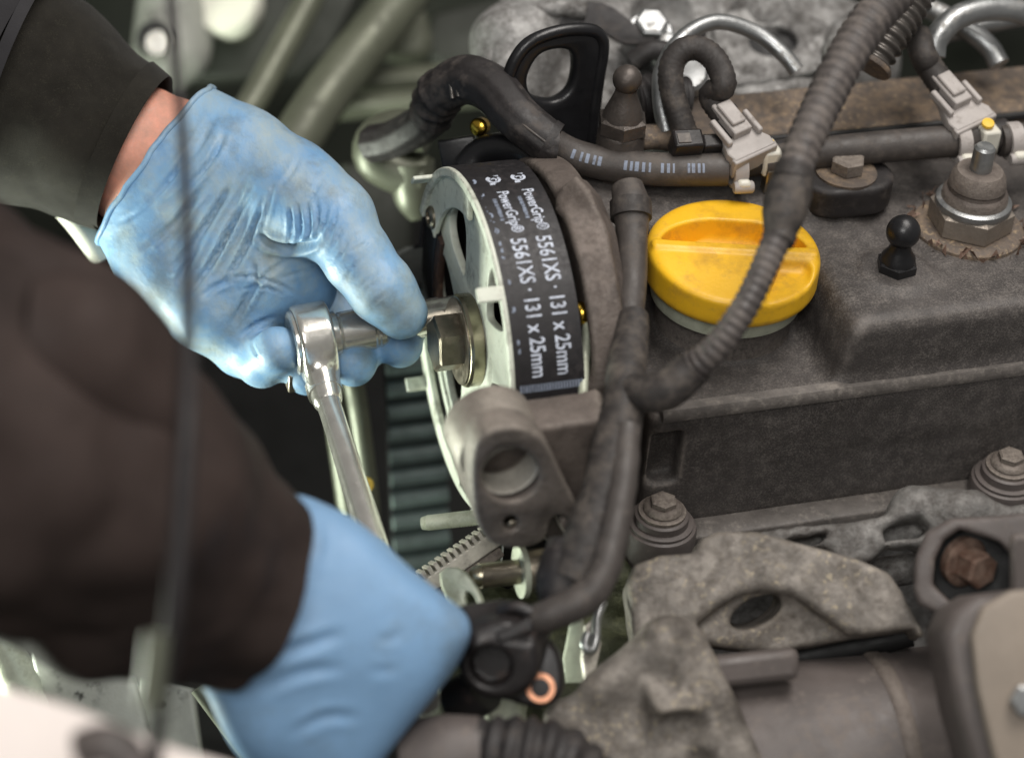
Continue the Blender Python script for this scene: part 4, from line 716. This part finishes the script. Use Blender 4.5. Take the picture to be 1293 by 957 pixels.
# ------------------------------------------------------------------ lower right: cast mount, cylinder housing, bracket, tan box
am = empty('alloy_mount', P(900, 760, -85), 'rough cast alloy mount with an arched opening', 'mount')
nM = unit(-CF+A((0, 0, .25)))
top = [(788, 745), (798, 718), (830, 706), (872, 703), (880, 686), (900, 676), (950, 676), (1000, 690), (1080, 712), (1115, 728), (1130, 750), (1160, 806), (1140, 808), (1060, 818), (990, 832), (940, 822), (890, 815), (860, 850), (800, 850)]
def f(G):
    o = P(960, 760, -48); d = psdf(G, top, o, nM, 15, 3)
    lens = [(880, 786), (905, 768), (935, 750), (965, 743), (1000, 750), (1040, 776), (1075, 800), (1120, 812), (990, 840), (930, 815), (895, 808)]
    d = smax(d, -psdf(G, lens, o-CF*17, nM, 9+6*np.clip(vnoise(G, 30, 2), -.2, .4), 3), 4)
    q = G-P(950, 771, -50); ex, ey = unit(CR+CU*.5), unit(CU-.5*CR); d = smax(d, -(np.sqrt(((q@ex)/9.5)**2+((q@ey)/4.6)**2+((q@CF)/34)**2)-1)*4.6, 1.5)
    d = smax(d, -psdf(G, [(985, 834), (1000, 822), (1080, 806), (1146, 796), (1150, 812), (1060, 828), (1000, 842)], o, nM, 40, 1), 2)
    return d+.5*vnoise(G, 16, 1)+.18*vnoise(G, 4, 2)
lo, hi = bounds([P(x, y, -48) for x, y in top], 24); obj('arch', nets(f, lo, hi, 1.2), MAT['alloyrough'], am, 80)
arm = [(690, 900), (700, 886), (755, 866), (796, 830), (826, 798), (858, 788), (888, 800), (908, 840), (935, 900), (975, 1010), (690, 1010)]
def f(G):
    o = P(840, 900, -70); nA = unit(-CF+A((-.1, 0, .2))); d = psdf(G, arm, o, nA, 16, 4)
    d = smin(d, cone(G, P(760, 868, -82), P(842, 812, -80), 6, 7), 6); d = smin(d, cone(G, P(842, 812, -82), P(945, 1000, -84), 7, 8), 6)
    d = smin(d, rbox(G, P(848, 893, -86), (8, 8, 7), 2.5), 3); d = smax(d, -(np.linalg.norm((G-P(850, 922, -92))*A((.6, 1, 1)), axis=-1)-6), 3)
    for x, y, r in ((738, 930, 3), (885, 965, 4)): d = smax(d, -(np.linalg.norm(G-P(x, y, -89), axis=-1)-r), 3)
    return d+.5*vnoise(G, 16, 5)+.18*vnoise(G, 4, 6)
lo, hi = bounds([P(x, y, -70) for x, y in arm], 26); obj('arm', nets(f, lo, hi, 1.4), MAT['alloyrough'], am, 80)
ch = empty('cylinder_housing', P(1060, 940, -95), 'round grey housing with a dull brown top below the cast mount', 'housing')
ca, cb_ = P(880, 1003, -52), P(1225, 962, -32); cx = unit(cb_-ca); L_ = np.linalg.norm(cb_-ca)
obj('drum', lathe([(40, 0), (41, 2), (41, L_*.62), (41.6, L_*.64), (41.6, L_*.70), (40.4, L_*.72), (40.4, L_*.9), (37, L_*.97), (30, L_)], ca, cx, 72), MAT['brownplastic'], ch, 35)
obj('drum_band', lathe([(41.2, L_*.615), (42.2, L_*.63), (42.2, L_*.665), (41.2, L_*.68)], ca, cx, 72, False), MAT['castbrown'], ch, 35)
tp = P(955, 842, -74); obj('lug', box((-16, -5, -5), (14, 5, 5), (cx, unit(CU), -CF), tp), MAT['brownplastic'], ch, 30, bevel=2.5)
obj('gap_shade_strip', tube([P(975, 838, -42), P(1030, 826, -42), P(1090, 814, -42), P(1150, 800, -42)], 4.4, 14, 2), MAT['dark'], ch, 60)  # black tube added to darken the gap between drum and mount
# folded sheet bracket with rusty bolt
fb = empty('sheet_bracket', P(1220, 710, -70), 'folded grey sheet bracket holding a rusty hex bolt', 'bracket')
ux_, uy_ = unit(CR+.05*CU), unit(CU)
def f(G):
    o = P(1235, 715, -66); n = unit(-CF+A((-.25, 0, .12)))
    d = psdf(G, [(1154, 745), (1156, 705), (1170, 672), (1200, 655), (1250, 652), (1340, 644), (1340, 790), (1240, 786), (1185, 774), (1160, 762)], o, n, 10, 2)
    d = smax(d, -psdf(G, [(1178, 738), (1180, 706), (1192, 682), (1212, 668), (1262, 684), (1276, 700), (1276, 745), (1240, 764), (1200, 760)], o-CF*8, n, 15, 1.5), 1.5); return d+.2*vnoise(G, 8, 2)
lo, hi = bounds([P(1154, 640, -66), P(1345, 795, -66)], 18); obj('channel', nets(f, lo, hi, 1.0), MAT['brownplastic'], fb, 50)
obj('shaded_back_face', plate_px([(1172, 745), (1176, 690), (1205, 662), (1280, 680), (1285, 765), (1200, 770)], [], P(1225, 715, -60), unit(-CF+A((-.25, 0, .12))), 3, .5, 0), MAT['dark'], fb, 40)  # black plate holding the channel's inner shade in its colour
slab([P(1277, 676, -94), P(1340, 672, -94), P(1340, 770, -92), P(1277, 770, -90)], 4, 'front_face', MAT['brownplastic'], fb)
bo = P(1220, 710, -66); ba = unit(-CF+CR*.6-CU*.35)
obj('bolt_flange', lathe([(8.2, -3), (8.4, 0), (6.5, 1.2)], bo, ba, 28), MAT['rust'], fb, 40); obj('bolt_head', hexa(6.2, .5, 9, bo, ba, 1.0, .2), MAT['rust'], fb, 30)
tn_ = empty('tan_box', P(1250, 900, -120), 'tan faced box with a bright screw beside the round housing', 'box')
m = plate_px([(1225, 800), (1240, 765), (1275, 746), (1340, 740), (1340, 990), (1262, 990), (1232, 870)], [], P(1270, 860, -130), unit(-CF+A((.10, 0, .1))), 5, 1.5, 0); obj('face', m, MAT['tan'], tn_, 40)
m = plate_px([(1178, 800), (1192, 770), (1220, 752), (1300, 742), (1320, 990), (1222, 990), (1196, 900)], [], P(1270, 860, -113), unit(-CF+A((.10, 0, .1))), 26, 4, 0); obj('side', m, MAT['brownplastic'], tn_, 40)
obj('screw', hexa(5, 0, 4, P(1293, 884, -133), unit(-CF+A((.1, 0, .1))), .8), MAT['tin'], tn_, 30)
# head castings showing between cover flange and mount
hc = empty('head_casting', P(1080, 680, -50), 'grey rough head casting lugs below the valve cover flange', 'casting')
lugs = [(905, 690), (960, 674), (1100, 657), (1230, 642), (1330, 636), (1330, 710), (1180, 706), (1150, 692), (1118, 694), (1098, 712), (1062, 714), (1040, 694), (980, 692)]
def f(G):
    o = P(1100, 680, -34); n = unit(-CF+A((0, 0, .3))); d = psdf(G, lugs, o, n, 8, 3); d = smin(d, cone(G, P(1150, 640, -34), P(1230, 645, -36), 7, 7), 5)
    d = smax(d, -psdf(G, [(1112, 672), (1125, 662), (1160, 656), (1170, 668), (1160, 678), (1118, 684)], o-CF*6, n, 9, 2), 2); d = smax(d, -psdf(G, [(985, 682), (1048, 672), (1040, 684), (1015, 690)], o-CF*6, n, 9, 2), 2)
    return d+.7*vnoise(G, 8, 3)+.4*vnoise(G, 3, 4)
lo, hi = bounds([P(x, y, -34) for x, y in lugs], 14); obj('lug', nets(f, lo, hi, 1.2), MAT['castgrey'], hc, 80)
obj('lower_rail', tube([P(1030, 735, -20), P(1120, 722, -20), P(1220, 708, -22), P(1320, 700, -24)], [5, 5.5, 5, 5], 16, 2), MAT['castgrey'], hc, 60)
# ------------------------------------------------------------------ ratchet and socket bar
HC = A((-49, 20, -7)); HA = unit((1, 0, .09)); HD = unit((0, -75, -6))
rw = empty('ratchet_wrench', HC, 'chrome ratchet wrench held in both gloved hands', 'wrench')
def f(G):
    d = cyl(G, HC-HA*6.6, HC+HA*6.6, 13.2, 1.6)
    d = smin(d, cone(G, HC+HD*8-A((0, 0, 4)), HC+HD*22-A((0, 0, 8)), 7.2, 5.4), 4)
    d = smax(d, np.abs((G-HC)@HA)-6.6, 1.2); return d
obj('head', nets(f, HC-A((20, 36, 28)), HC+A((20, 22, 20)), .7), MAT['chrome'], rw, 50)
h0 = HC+HD*17-A((0, 0, 7.5)); h1 = Q(465, 665, x=-49); h2 = h1+(h1-h0)*1.15
obj('handle', tube([h0, h0*.8+h1*.2, h1, h2], [5.2, 4.4, 4.9, 5.4], 24, 2, lambda s, a: 1-.10*(math.cos(2*a) > .75)), MAT['chrome'], rw, 40)
obj('neck_collar', tube([h0-unit(h1-h0)*2, h0+unit(h1-h0)*3], 6.3, 24, 1, raw=True), MAT['chrome'], rw, 40)
obj('cover_plate', lathe([(11.6, 0), (11.4, 1), (10.4, 1.6), (4, 1.6)], HC-HA*6.4, -HA, 40), MAT['chrome'], rw, 30)
obj('selector', box((-3.2, -2.5, -7), (-.2, 2.5, 1), (HA, A((0, 1, 0)), A((0, 0, 1))), HC-HA*7-A((0, 4, 10))), MAT['steel'], rw, 30, bevel=.8)
obj('drive_boss', lathe([(8.8, 0), (8.6, 2.2), (7.4, 2.8), (5, 2.8)], HC+HA*6.4, HA, 36), MAT['chrome'], rw, 30)
sb = empty('socket_bar', HC+HA*9, 'chrome socket extension bar between ratchet head and pulley', 'socket')
obj('socket', lathe([(7.2, 9), (7.9, 10), (7.9, 21), (7.4, 21.8), (7.4, 22.6), (7.8, 23.2), (7.8, 25), (6.9, 26.4)], HC, HA, 40), MAT['chrome'], sb, 30)
obj('shaft', lathe([(6.9, 26), (6.7, 27), (6.7, 46), (6.2, 47.5), (6.2, 57)], HC, HA, 40), MAT['chrome'], sb, 30)

# ------------------------------------------------------------------ the mechanic: two forearms, gloved hands, sleeves
pe = empty('person', P(60, 420, -60), 'mechanic in dark sleeves and blue gloves working the ratchet with both hands', 'person')
def hand(parts, lo, hi, h, planes=()):
    def f(G):
        d = None
        for grp, kk in parts:
            g = None
            for a, b, ra, rb in grp: c = cone(G, a, b, ra, rb); g = c if g is None else smin(g, c, 3.5)
            d = g if d is None else smin(d, g, kk)
        for p, n, k in planes: d = smax(d, (G-p)@unit(n), k)
        return d
    return relax(nets(f, lo, hi, h), 2)
def crease(m, lines, ff=None):
    """press narrow folds into the surface along polylines given as sight-line paths"""
    v, fc = m; n = normals(v, fc); out = v.copy(); fr = (n@CF) < .15
    w = v-CP; dp = w@CF; u_ = IW/2+FPX*(w@CR)/dp; t_ = IH/2-FPX*(w@CU)/dp; uv = np.stack([u_, t_], 1)
    for pts, wd, dep in lines:
        p = np.array([q[:2] for q in catmull([(a, b, 0) for a, b in pts], k=6)]); best = np.full(len(v), 1e9); par = np.zeros(len(v))
        for i in range(len(p)-1):
            d = p[i+1]-p[i]; t = np.clip(((uv-p[i])@d)/max(d@d, 1e-9), 0, 1); q = np.linalg.norm(uv-p[i]-t[:, None]*d, axis=1); m_ = q < best; best[m_] = q[m_]; par[m_] = (i+t[m_])/(len(p)-1)
        wd = wd*.85; amp = 1.2*dep*np.sin(np.clip(par, .02, .98)*math.pi)**.6*(np.exp(-(best/wd)**2)-.55*np.exp(-((best-wd*2.0)/(wd*1.0))**2)); out -= n*(amp*fr)[:, None]
    return out, fc
# left hand (upper), palm towards the camera, thumb along the bar, fingers curled under it
H = lambda *a: tuple(P(*q[:3]) for q in a)
def chain(*q): return [(P(*a[:3]), P(*b[:3]), a[3], b[3]) for a, b in zip(q, q[1:])]
parts = [
    (chain((190, 205, 26, 25), (250, 250, 24, 26), (310, 300, 26, 22)), 6),
    (chain((232, 160, 24, 17), (300, 205, 16, 20), (365, 245, 8, 19), (410, 268, 2, 14.5)), 12),
    (chain((165, 262, 26, 16), (215, 330, 22, 20), (270, 385, 20, 18), (300, 412, 20, 13)), 12),
    (chain((300, 300, 20, 20), (345, 345, 18, 17), (380, 362, 20, 13)), 10),
    (chain((395, 262, 2, 15), (426, 284, -2, 13.2), (452, 326, -6, 11.8), (482, 366, -8, 11.4), (506, 394, -6, 9.6)), 7),
    (chain((380, 300, 38, 11), (450, 345, 46, 10.5), (510, 398, 38, 9), (505, 436, 14, 8.2)), 4),
    (chain((350, 330, 40, 11), (420, 385, 48, 10.5), (456, 432, 36, 9), (446, 458, 10, 8.6)), 4),
    (chain((320, 370, 38, 11), (375, 425, 44, 10), (400, 460, 32, 8.8), (388, 470, 12, 8.2)), 4),
    (chain((282, 408, 24, 11.5), (306, 440, 22, 9.8), (332, 456, 14, 8.8), (350, 442, 2, 8.4)), 4),
]
ap = [P(x, y, d) for x, y, d in ((130, 110, 0), (540, 480, 0), (130, 480, 40), (300, 300, 60), (500, 120, 20))]
lo, hi = bounds([q for g, _ in parts for s in g for q in s[:2]], 28)
gm = hand(parts, lo, hi, 1.15)
# open the glove at the wrist
wa, wb_ = P(258, 122, 24), P(135, 288, 24); wn = unit(P(310, 290, 24)-P(195, 205, 24)); wn = unit(np.cross(np.cross(wb_-wa, wn), wb_-wa))
wn = wn if np.dot(wn, P(310, 290, 24)-wa) > 0 else -wn
keep = ((gm[0]-wa)@wn) > 0; gm = (gm[0], [q for q in gm[1] if all(keep[i] for i in q)])
use = sorted({i for q in gm[1] for i in q}); rm = {i: j for j, i in enumerate(use)}; gm = (gm[0][use], [tuple(rm[i] for i in q) for q in gm[1]])
folds = [([(318, 238), (296, 282), (268, 330), (236, 378)], 3.6, 1.5), ([(336, 246), (320, 288), (300, 330), (282, 358)], 3.2, 1.4), ([(290, 236), (270, 268), (244, 306), (218, 340)], 3.6, 1.3), ([(262, 232), (238, 262), (208, 292), (180, 312)], 4.2, 1.1), ([(282, 176), (262, 210), (232, 242), (204, 262)], 3.6, .9), ([(360, 330), (335, 348), (312, 380), (290, 412)], 3.4, 1.2), ([(300, 366), (330, 362), (360, 370)], 2.4, .8), ([(470, 300), (455, 312), (440, 318)], 2.2, .6), ([(462, 322), (448, 334), (436, 338)], 2, .5), ([(492, 366), (480, 376), (466, 384)], 2, .5), ([(345, 235), (338, 262), (330, 290)], 3, .8), ([(318, 215), (300, 250), (280, 285)], 3.5, .7), ([(352, 352), (372, 346), (392, 342)], 2.4, .7), ([(380, 190), (370, 215), (352, 238)], 3, .5), ([(405, 225), (396, 245), (384, 256)], 2.4, .6), ([(330, 455), (322, 445), (318, 434)], 2, .6), ([(250, 240), (232, 275), (205, 310)], 5, 1.3), ([(285, 245), (262, 285), (238, 330), (228, 355)], 5, 1.5), ([(305, 250), (285, 300), (262, 345)], 4.5, 1.5), ([(330, 265), (315, 305), (296, 345)], 4, 1.2),
         ([(270, 150), (250, 185), (215, 225), (190, 250)], 5, 1.0), ([(285, 165), (268, 200), (240, 232)], 4, .7),
         ([(328, 296), (340, 306), (365, 312), (392, 308), (402, 300)], 5, 2.4), ([(366, 262), (368, 285), (366, 306)], 2.6, .9), ([(376, 258), (379, 285), (378, 308)], 2.6, 1.0), ([(388, 258), (391, 285), (390, 306)], 2.6, .9), ([(398, 250), (402, 275), (398, 300)], 2.6, .9),
         ([(412, 262), (408, 285), (400, 304)], 2.6, .8), ([(424, 258), (422, 280), (412, 300)], 2.4, .7), ([(432, 285), (424, 305), (414, 318)], 2.4, .7), ([(440, 300), (432, 320), (422, 332)], 2.2, .6),
         ([(452, 330), (442, 345), (434, 352)], 2.0, .5), ([(478, 342), (466, 352), (452, 362)], 2.0, .6), ([(484, 350), (472, 360), (458, 370)], 2.0, .5),
         ([(278, 352), (310, 348), (345, 356), (378, 374)], 2.6, .9), ([(318, 330), (322, 355), (308, 380), (298, 405)], 4.5, 1.4), ([(255, 375), (275, 360), (300, 352)], 3.5, .9),
         ([(345, 400), (322, 410), (306, 424)], 3, 1.2), ([(150, 282), (175, 268), (205, 240), (235, 195), (262, 150)], 3, .7), ]
gm = crease(gm, folds); gm = (gm[0]+normals(*gm)*(.22*vnoise(gm[0], 9, 3)+.12*vnoise(gm[0], 3.5, 5))[:, None], gm[1])
g1 = obj('glove', gm, MAT['glove'], pe, 180, label='blue glove of the upper hand, thumb pressed on the chrome bar')
# rolled bead round the glove opening
edge = {}
for q in gm[1]:
    for i in range(4): e = tuple(sorted((q[i], q[(i+1) % 4]))); edge[e] = edge.get(e, 0)+1
bd = sorted({i for e, c in edge.items() if c == 1 for i in e}); bp = gm[0][bd]; ctr = bp.mean(0); ex = unit(wb_-wa); ey = np.cross(wn, ex)
ang = np.arctan2((bp-ctr)@ey, (bp-ctr)@ex); bp = bp[np.argsort(ang)]
bp = bp[::max(1, len(bp)//36)]; obj('cuff_bead', tube(list(bp)+[bp[0], bp[1]], 1.15, 10, 2, caps=False), MAT['glove'], g1, 180)
# forearm skin
fa = [P(-60, 85, 50), P(60, 140, 40), P(140, 176, 30), P(215, 216, 26), P(250, 236, 25)]
def f(G):
    d = cone(G, fa[0], fa[1], 28, 26); d = smin(d, cone(G, fa[1], fa[2], 25, 22), 8); d = smin(d, cone(G, fa[2], fa[4], 22, 23), 8)
    d = smin(d, cone(G, P(200, 156, 24), P(232, 172, 24), 10, 12.5), 8); d = smin(d, cone(G, P(156, 246, 26), P(178, 256, 26), 10, 13), 8)
    return d
lo, hi = bounds(fa, 40); obj('forearm', relax(nets(f, lo, hi, 1.6), 2), MAT['skin'], pe, 180, label='bare wrist between knit cuff and glove')
# knit sleeve of the upper arm
def cloth(pts, rad, seed, amp, n=90, step=2.2, flat=None, folds=0):
    v, fc = tube(pts, rad, n, step, flat=flat, caps=False); nn = normals(v, fc)
    d = amp*vnoise(v, 34, seed)+amp*.5*vnoise(v, 15, seed+1)+amp*.12*vnoise(v, 5, seed+2)+amp*folds*(np.abs(vnoise(v*A((1, .45, 1)), 26, seed+5))-.3); return v+nn*d[:, None], fc
sv = cloth([P(-150, 40, 40), P(-40, 92, 38), P(36, 128, 34), P(100, 160, 31), P(168, 192, 28)], [50, 46, 41, 34.5, 30], 4, 2.0)
obj('sleeve', sv, MAT['knit'], pe, 180, label='dark grey knit sleeve of the upper arm')
cv = [P(206+0, 207, 27)]
sleeve_end = tube([P(146, 181, 28), P(171, 193, 28)], [32.4, 30.3], 60, 1, raw=True, caps=False)
obj('cuff_hem', sleeve_end, MAT['knit'], pe, 180)
jk = cloth([P(-160, 22, 36), P(-70, 58, 34), P(-4, 84, 32), P(34, 100, 31)], [60, 57, 53, 48], 8, 2.5)
obj('jacket_sleeve', jk, MAT['jacket'], pe, 180, label='black jacket sleeve pushed back over the knit sleeve')
obj('jacket_hem', tube([P(26, 97, 31), P(39, 102, 31)], [49.4, 47.6], 70, 1.5, raw=True, caps=False), MAT['jacket'], pe, 180)
# right hand (lower, nearer to the camera), fist round the handle, back of the hand towards us
D = -126
parts = [
    (chain((320, 765, D-6, 26), (400, 790, D-6, 31), (460, 820, D, 27)), 8),
    (chain((362, 704, D+6, 20), (424, 736, D+4, 19.5), (490, 773, D, 15.5)), 12),
    (chain((430, 780, D-2, 29), (515, 810, D, 15)), 12), (chain((410, 830, D-2, 31), (490, 850, D+2, 17)), 12), (chain((392, 852, D, 27), (445, 890, D+2, 22)), 12), (chain((398, 900, D, 23), (430, 960, D+6, 21)), 12),
    (chain((500, 782, D-4, 15), (560, 798, D+2, 11.5), (560, 803, D+40, 10), (500, 780, D+58, 9.5)), 7),
    (chain((500, 822, D, 14), (548, 836, D+6, 12), (540, 840, D+46, 10), (490, 815, D+60, 9.5)), 7),
    (chain((495, 850, D+6, 15), (530, 868, D+22, 12), (520, 880, D+52, 10.5), (470, 860, D+62, 9.5)), 7),
    (chain((455, 895, D+10, 14), (485, 915, D+26, 11), (475, 920, D+50, 9.5), (440, 900, D+58, 9)), 7),
    (chain((420, 705, D+22, 15), (455, 720, D+48, 12), (490, 750, D+60, 10)), 8),
]
lo, hi = bounds([q for g, _ in parts for s in g for q in s[:2]], 42)
g2 = hand(parts, lo, hi, 1.6, [(P(440, 800, D-20), -CF+CU*.2+CR*.12, 16), (P(470, 880, D-14), -CF-CU*.45+CR*.25, 14), (P(530, 724, D), CR*.66+CU*.75, 7), (P(548, 884, D), CR*.8-CU*.6, 9)])
wa2, wb2 = P(372, 628, D), P(292, 872, D); wn2 = unit(P(470, 790, D)-P(320, 765, D)); wn2 = unit(np.cross(np.cross(wb2-wa2, wn2), wb2-wa2)); wn2 = wn2 if np.dot(wn2, P(470, 790, D)-wa2) > 0 else -wn2
keep = ((g2[0]-wa2)@wn2) > -22; g2 = (g2[0], [q for q in g2[1] if all(keep[i] for i in q)]); use = sorted({i for q in g2[1] for i in q}); rm = {i: j for j, i in enumerate(use)}; g2 = (g2[0][use], [tuple(rm[i] for i in q) for q in g2[1]])
g2 = crease(g2, [([(372, 650), (378, 690), (366, 735)], 7, .7), ([(400, 655), (404, 690), (394, 735)], 6, .5), ([(340, 830), (385, 815), (430, 800)], 8, .9), ([(335, 870), (380, 850), (430, 842)], 8, .8), ([(370, 925), (410, 905), (450, 905)], 7, .8), ([(505, 800), (492, 806), (478, 806)], 7, .4), ([(500, 842), (486, 846), (470, 846)], 7, .4)])
g2 = (g2[0]+normals(*g2)*(.8*vnoise(g2[0], 22, 3))[:, None], g2[1])
obj('glove', g2, MAT['glove2'], pe, 180, label='blurred blue glove of the lower hand gripping the handle')
fo = [P(150, 660, D-40), P(260, 728, D-16), P(338, 768, D-4)]
obj('forearm', tube(fo, [20, 20, 19], 40, 3), MAT['skin'], pe, 180)
sv2 = cloth([P(-260, 420, D-40), P(-120, 480, D-60), P(-12, 552, D-68), P(66, 608, D-58), P(142, 662, D-40), P(236, 718, D-20), P(314, 752, D-8)], [55, 54, 51, 48, 43, 36, 32], 12, 3.2, 130, 2.5, folds=2.2)
obj('sleeve', sv2, MAT['jacket2'], pe, 180, label='blurred dark brown jacket sleeve of the lower arm')
fb2 = cloth([P(40, 430, D-88), P(110, 440, D-86), P(155, 490, D-80), P(172, 570, D-70), P(170, 650, D-60)], [18, 20, 19, 16, 12], 15, 3, 60, 3)
obj('sleeve_fold', fb2, MAT['jacket2'], pe, 180)
fb3 = cloth([P(-80, 362, D-70), P(30, 380, D-76), P(100, 400, D-76), P(155, 436, D-72)], [18, 18, 16, 13], 19, 3, 60, 3)
obj('sleeve_fold', fb3, MAT['jacket2'], pe, 180)

# ------------------------------------------------------------------ left of the engine, out of focus
def bgpipe(name, pts, r, mt, label, cat='pipe', group=None, **k): return obj(name, tube(pts, r, 24, 4, **k), MAT[mt], None, 60, label, cat, group)
bgpipe('bay_pipe', [P(280, 185, 165), P(318, 130, 175), P(352, 70, 185), P(385, 10, 195), P(420, -60, 205)], 6.2, 'olive', 'thin olive pipe slanting up behind the upper glove', group='blurred olive pipes')
bgpipe('bay_pipe', [P(330, 260, 150), P(382, 165, 165), P(430, 95, 175), P(490, 20, 185), P(550, -60, 195)], 10.5, 'olive', 'thick olive pipe slanting up behind the upper glove', group='blurred olive pipes')
bgpipe('bay_pipe', [P(410, 108, 215), P(480, 102, 215), P(560, 96, 212), P(660, 88, 210)], 5.5, 'olive', 'upper of two level olive pipes left of the manifold', group='blurred olive pipes')
bgpipe('bay_pipe', [P(400, 140, 200), P(480, 132, 200), P(570, 124, 196), P(640, 118, 195)], 5.5, 'olive', 'lower of two level olive pipes left of the manifold', group='blurred olive pipes')
def slabp(name, px, d, n, th, mt, label, cat, bv=4, sm=0): return obj(name, plate_px(px, [], P(*np.mean(px, 0), d), unit(n), th, bv, sm), MAT[mt], None, 50, label, cat)
slabp('bay_panel', [(180, -20), (460, -20), (420, 70), (380, 100), (200, 110)], 270, -CF+A((0, 0, .2)), 12, 'bay', 'blurred olive panel behind the white cap', 'panel')  # plain bay panels and blocks; no splash shield is known here
slabp('bay_panel', [(478, 30), (530, 5), (545, 70), (500, 80), (470, 62)], 235, -CF, 14, 'olive', 'small rounded olive block between the slanting pipe and manifold', 'block', 5, 3)
slabp('bay_panel', [(545, 20), (640, 0), (640, 90), (560, 88), (530, 70)], 260, -CF+A((0, 0, .4)), 12, 'bay', 'dim brownish panel left of the manifold', 'panel')
slabp('bay_panel', [(430, 210), (520, 200), (520, 330), (470, 360), (430, 300)], 190, -CF+A((.3, 0, .2)), 14, 'bay', 'dark blurred panel between the thumb and pulley', 'panel')
slabp('bay_panel', [(470, 330), (560, 330), (560, 420), (470, 420)], 150, -CF+A((.3, 0, .2)), 10, 'olive', 'dim olive strip between the thumb and pulley', 'panel')
wc = empty('white_cap', P(290, 12, 230), 'blurred round white cap beside the pale grey reservoir', 'cap')  # a round white cap on a neck, not a canister
obj('disc', lathe([(15.6, 0), (16, 2), (16, 10), (14.5, 12), (.5, 12.4)], P(290, 8, 235), -CF+A((-.2, 0, .3)), 40), MAT['lampwhite'], wc, 40)
obj('neck', lathe([(12, -14), (12, 0), (9, 1)], P(290, 8, 235), -CF+A((-.2, 0, .3)), 32), MAT['olive'], wc, 40)
rv = empty('reservoir', P(200, 70, 235), 'blurred pale grey reservoir with a bright fitting beside the white cap', 'reservoir')
def f(G): return smin(cone(G, P(215, 10, 230), P(205, 80, 225), 15, 14), cone(G, P(250, 25, 232), P(240, 70, 226), 8, 9), 8)
lo, hi = bounds([P(215, 10, 230), P(205, 80, 225), P(250, 25, 232)], 22); obj('tank', nets(f, lo, hi, 2), MAT['panel'], rv, 70)
obj('fitting', lathe([(6, -4), (6, 2), (5, 4), (3.2, 4), (3, 1)], P(200, 56, 206), -CF, 24), MAT['chrome'], rv, 40)
obj('hollow_shade_disc', lathe([(8, 0), (8, 1.2), (.3, 1.4)], P(196, 50, 211), -CF, 24), MAT['dark'], rv, 40)  # flat black disc painted in for the shade of the hollow
bgpipe('white_rod', [P(80, 262, 60), P(105, 292, 62), P(128, 330, 64)], 4.4, 'lampwhite', 'white rod end between the two sleeves', 'rod')
gb = empty('belt_guide', P(480, 560, 95), 'pale green guide rail left of the toothed belt run', 'guide')
obj('rail', tube([P(436, 440, 92), P(450, 500, 100), P(460, 570, 106), P(468, 640, 110), P(473, 720, 114)], [4, 4, 3.8, 3.6, 3.4], 18, 3), MAT['olive'], gb, 60)
obj('inner_rail', tube([P(416, 470, 120), P(430, 560, 126), P(443, 650, 130)], 5, 16, 3), MAT['olive'], gb, 60)
obj('yellow_tag', lathe([(3, 0), (3, 2), (.3, 2.2)], P(462, 612, 60), -CF, 16), MAT['mark'], None, 40, 'tiny yellow tag in the dark left of the belt guide', 'tag')
# lower left corner
pn = empty('pale_crossmember', P(150, 880, 60), 'pale speckled metal crossmember between the lower sleeve and white wing', 'crossmember')
obj('left_plate', plate_px([(42, 800), (70, 790), (110, 806), (170, 850), (190, 1000), (70, 1000), (50, 880)], [], P(110, 880, 40), unit(-CF+A((-.1, 0, .3))), 8, 2, 2), MAT['panel'], pn, 50)
obj('right_plate', plate_px([(180, 850), (245, 868), (262, 1000), (170, 1000)], [], P(215, 920, 50), unit(-CF+A((-.1, 0, .3))), 8, 2, 0), MAT['panel'], pn, 50)
bgpipe('knurled_hose', [P(-40, 760, 20), P(0, 812, 25), P(30, 880, 30), P(50, 960, 35)], 7.5, 'palegreen', 'pale braided hose beside the pale crossmember', 'hose', rf=lambda s, a: 1+.09*math.sin(a*7+s*1.1)*math.sin(a*7-s*1.1))
bgpipe('pale_strip', [P(250, 868, -20), P(285, 915, -20), P(330, 975, -20)], 2.8, 'olive', 'narrow pale green strip beside the lower glove', 'strip')
bgpipe('pale_post', [P(198, 800, -285), P(194, 840, -285), P(188, 892, -285)], 3.0, 'olive', 'blurred dull green peg below the lower sleeve', 'peg')
wg = empty('wing_edge', P(60, 950, -260), 'blurred pinkish white wing edge below the lower sleeve', 'wing')
m = plate_px([(-80, 850), (0, 868), (90, 893), (170, 925), (240, 952), (330, 985), (330, 1060), (-80, 1060)], [], P(80, 940, -255), unit(-CF+A((0, 0, .9))), 8, 3, 2); obj('skin', m, MAT['wing'], wg, 60)
obj('dark_clip', tube([P(105, 945, -270), P(130, 938, -272), P(155, 948, -272), P(170, 975, -272)], 5, 16, 2), MAT['brownplastic'], wg, 60)
obj('thin_cable', tube([P(212, -60, -200), P(220, 60, -205), P(230, 160, -210), P(236, 280, -225), P(238, 400, -250), P(236, 520, -275), P(230, 640, -280), P(218, 780, -280), P(204, 880, -275), P(190, 1000, -270)], [1.3, 1.4, 1.4, 1.5, 1.9, 2.3, 2.5, 2.4, 2.0, 1.8], 14, 4), MAT['cable'], None, 60, 'thin dark blurred cable hanging down in front of both arms', 'cable')
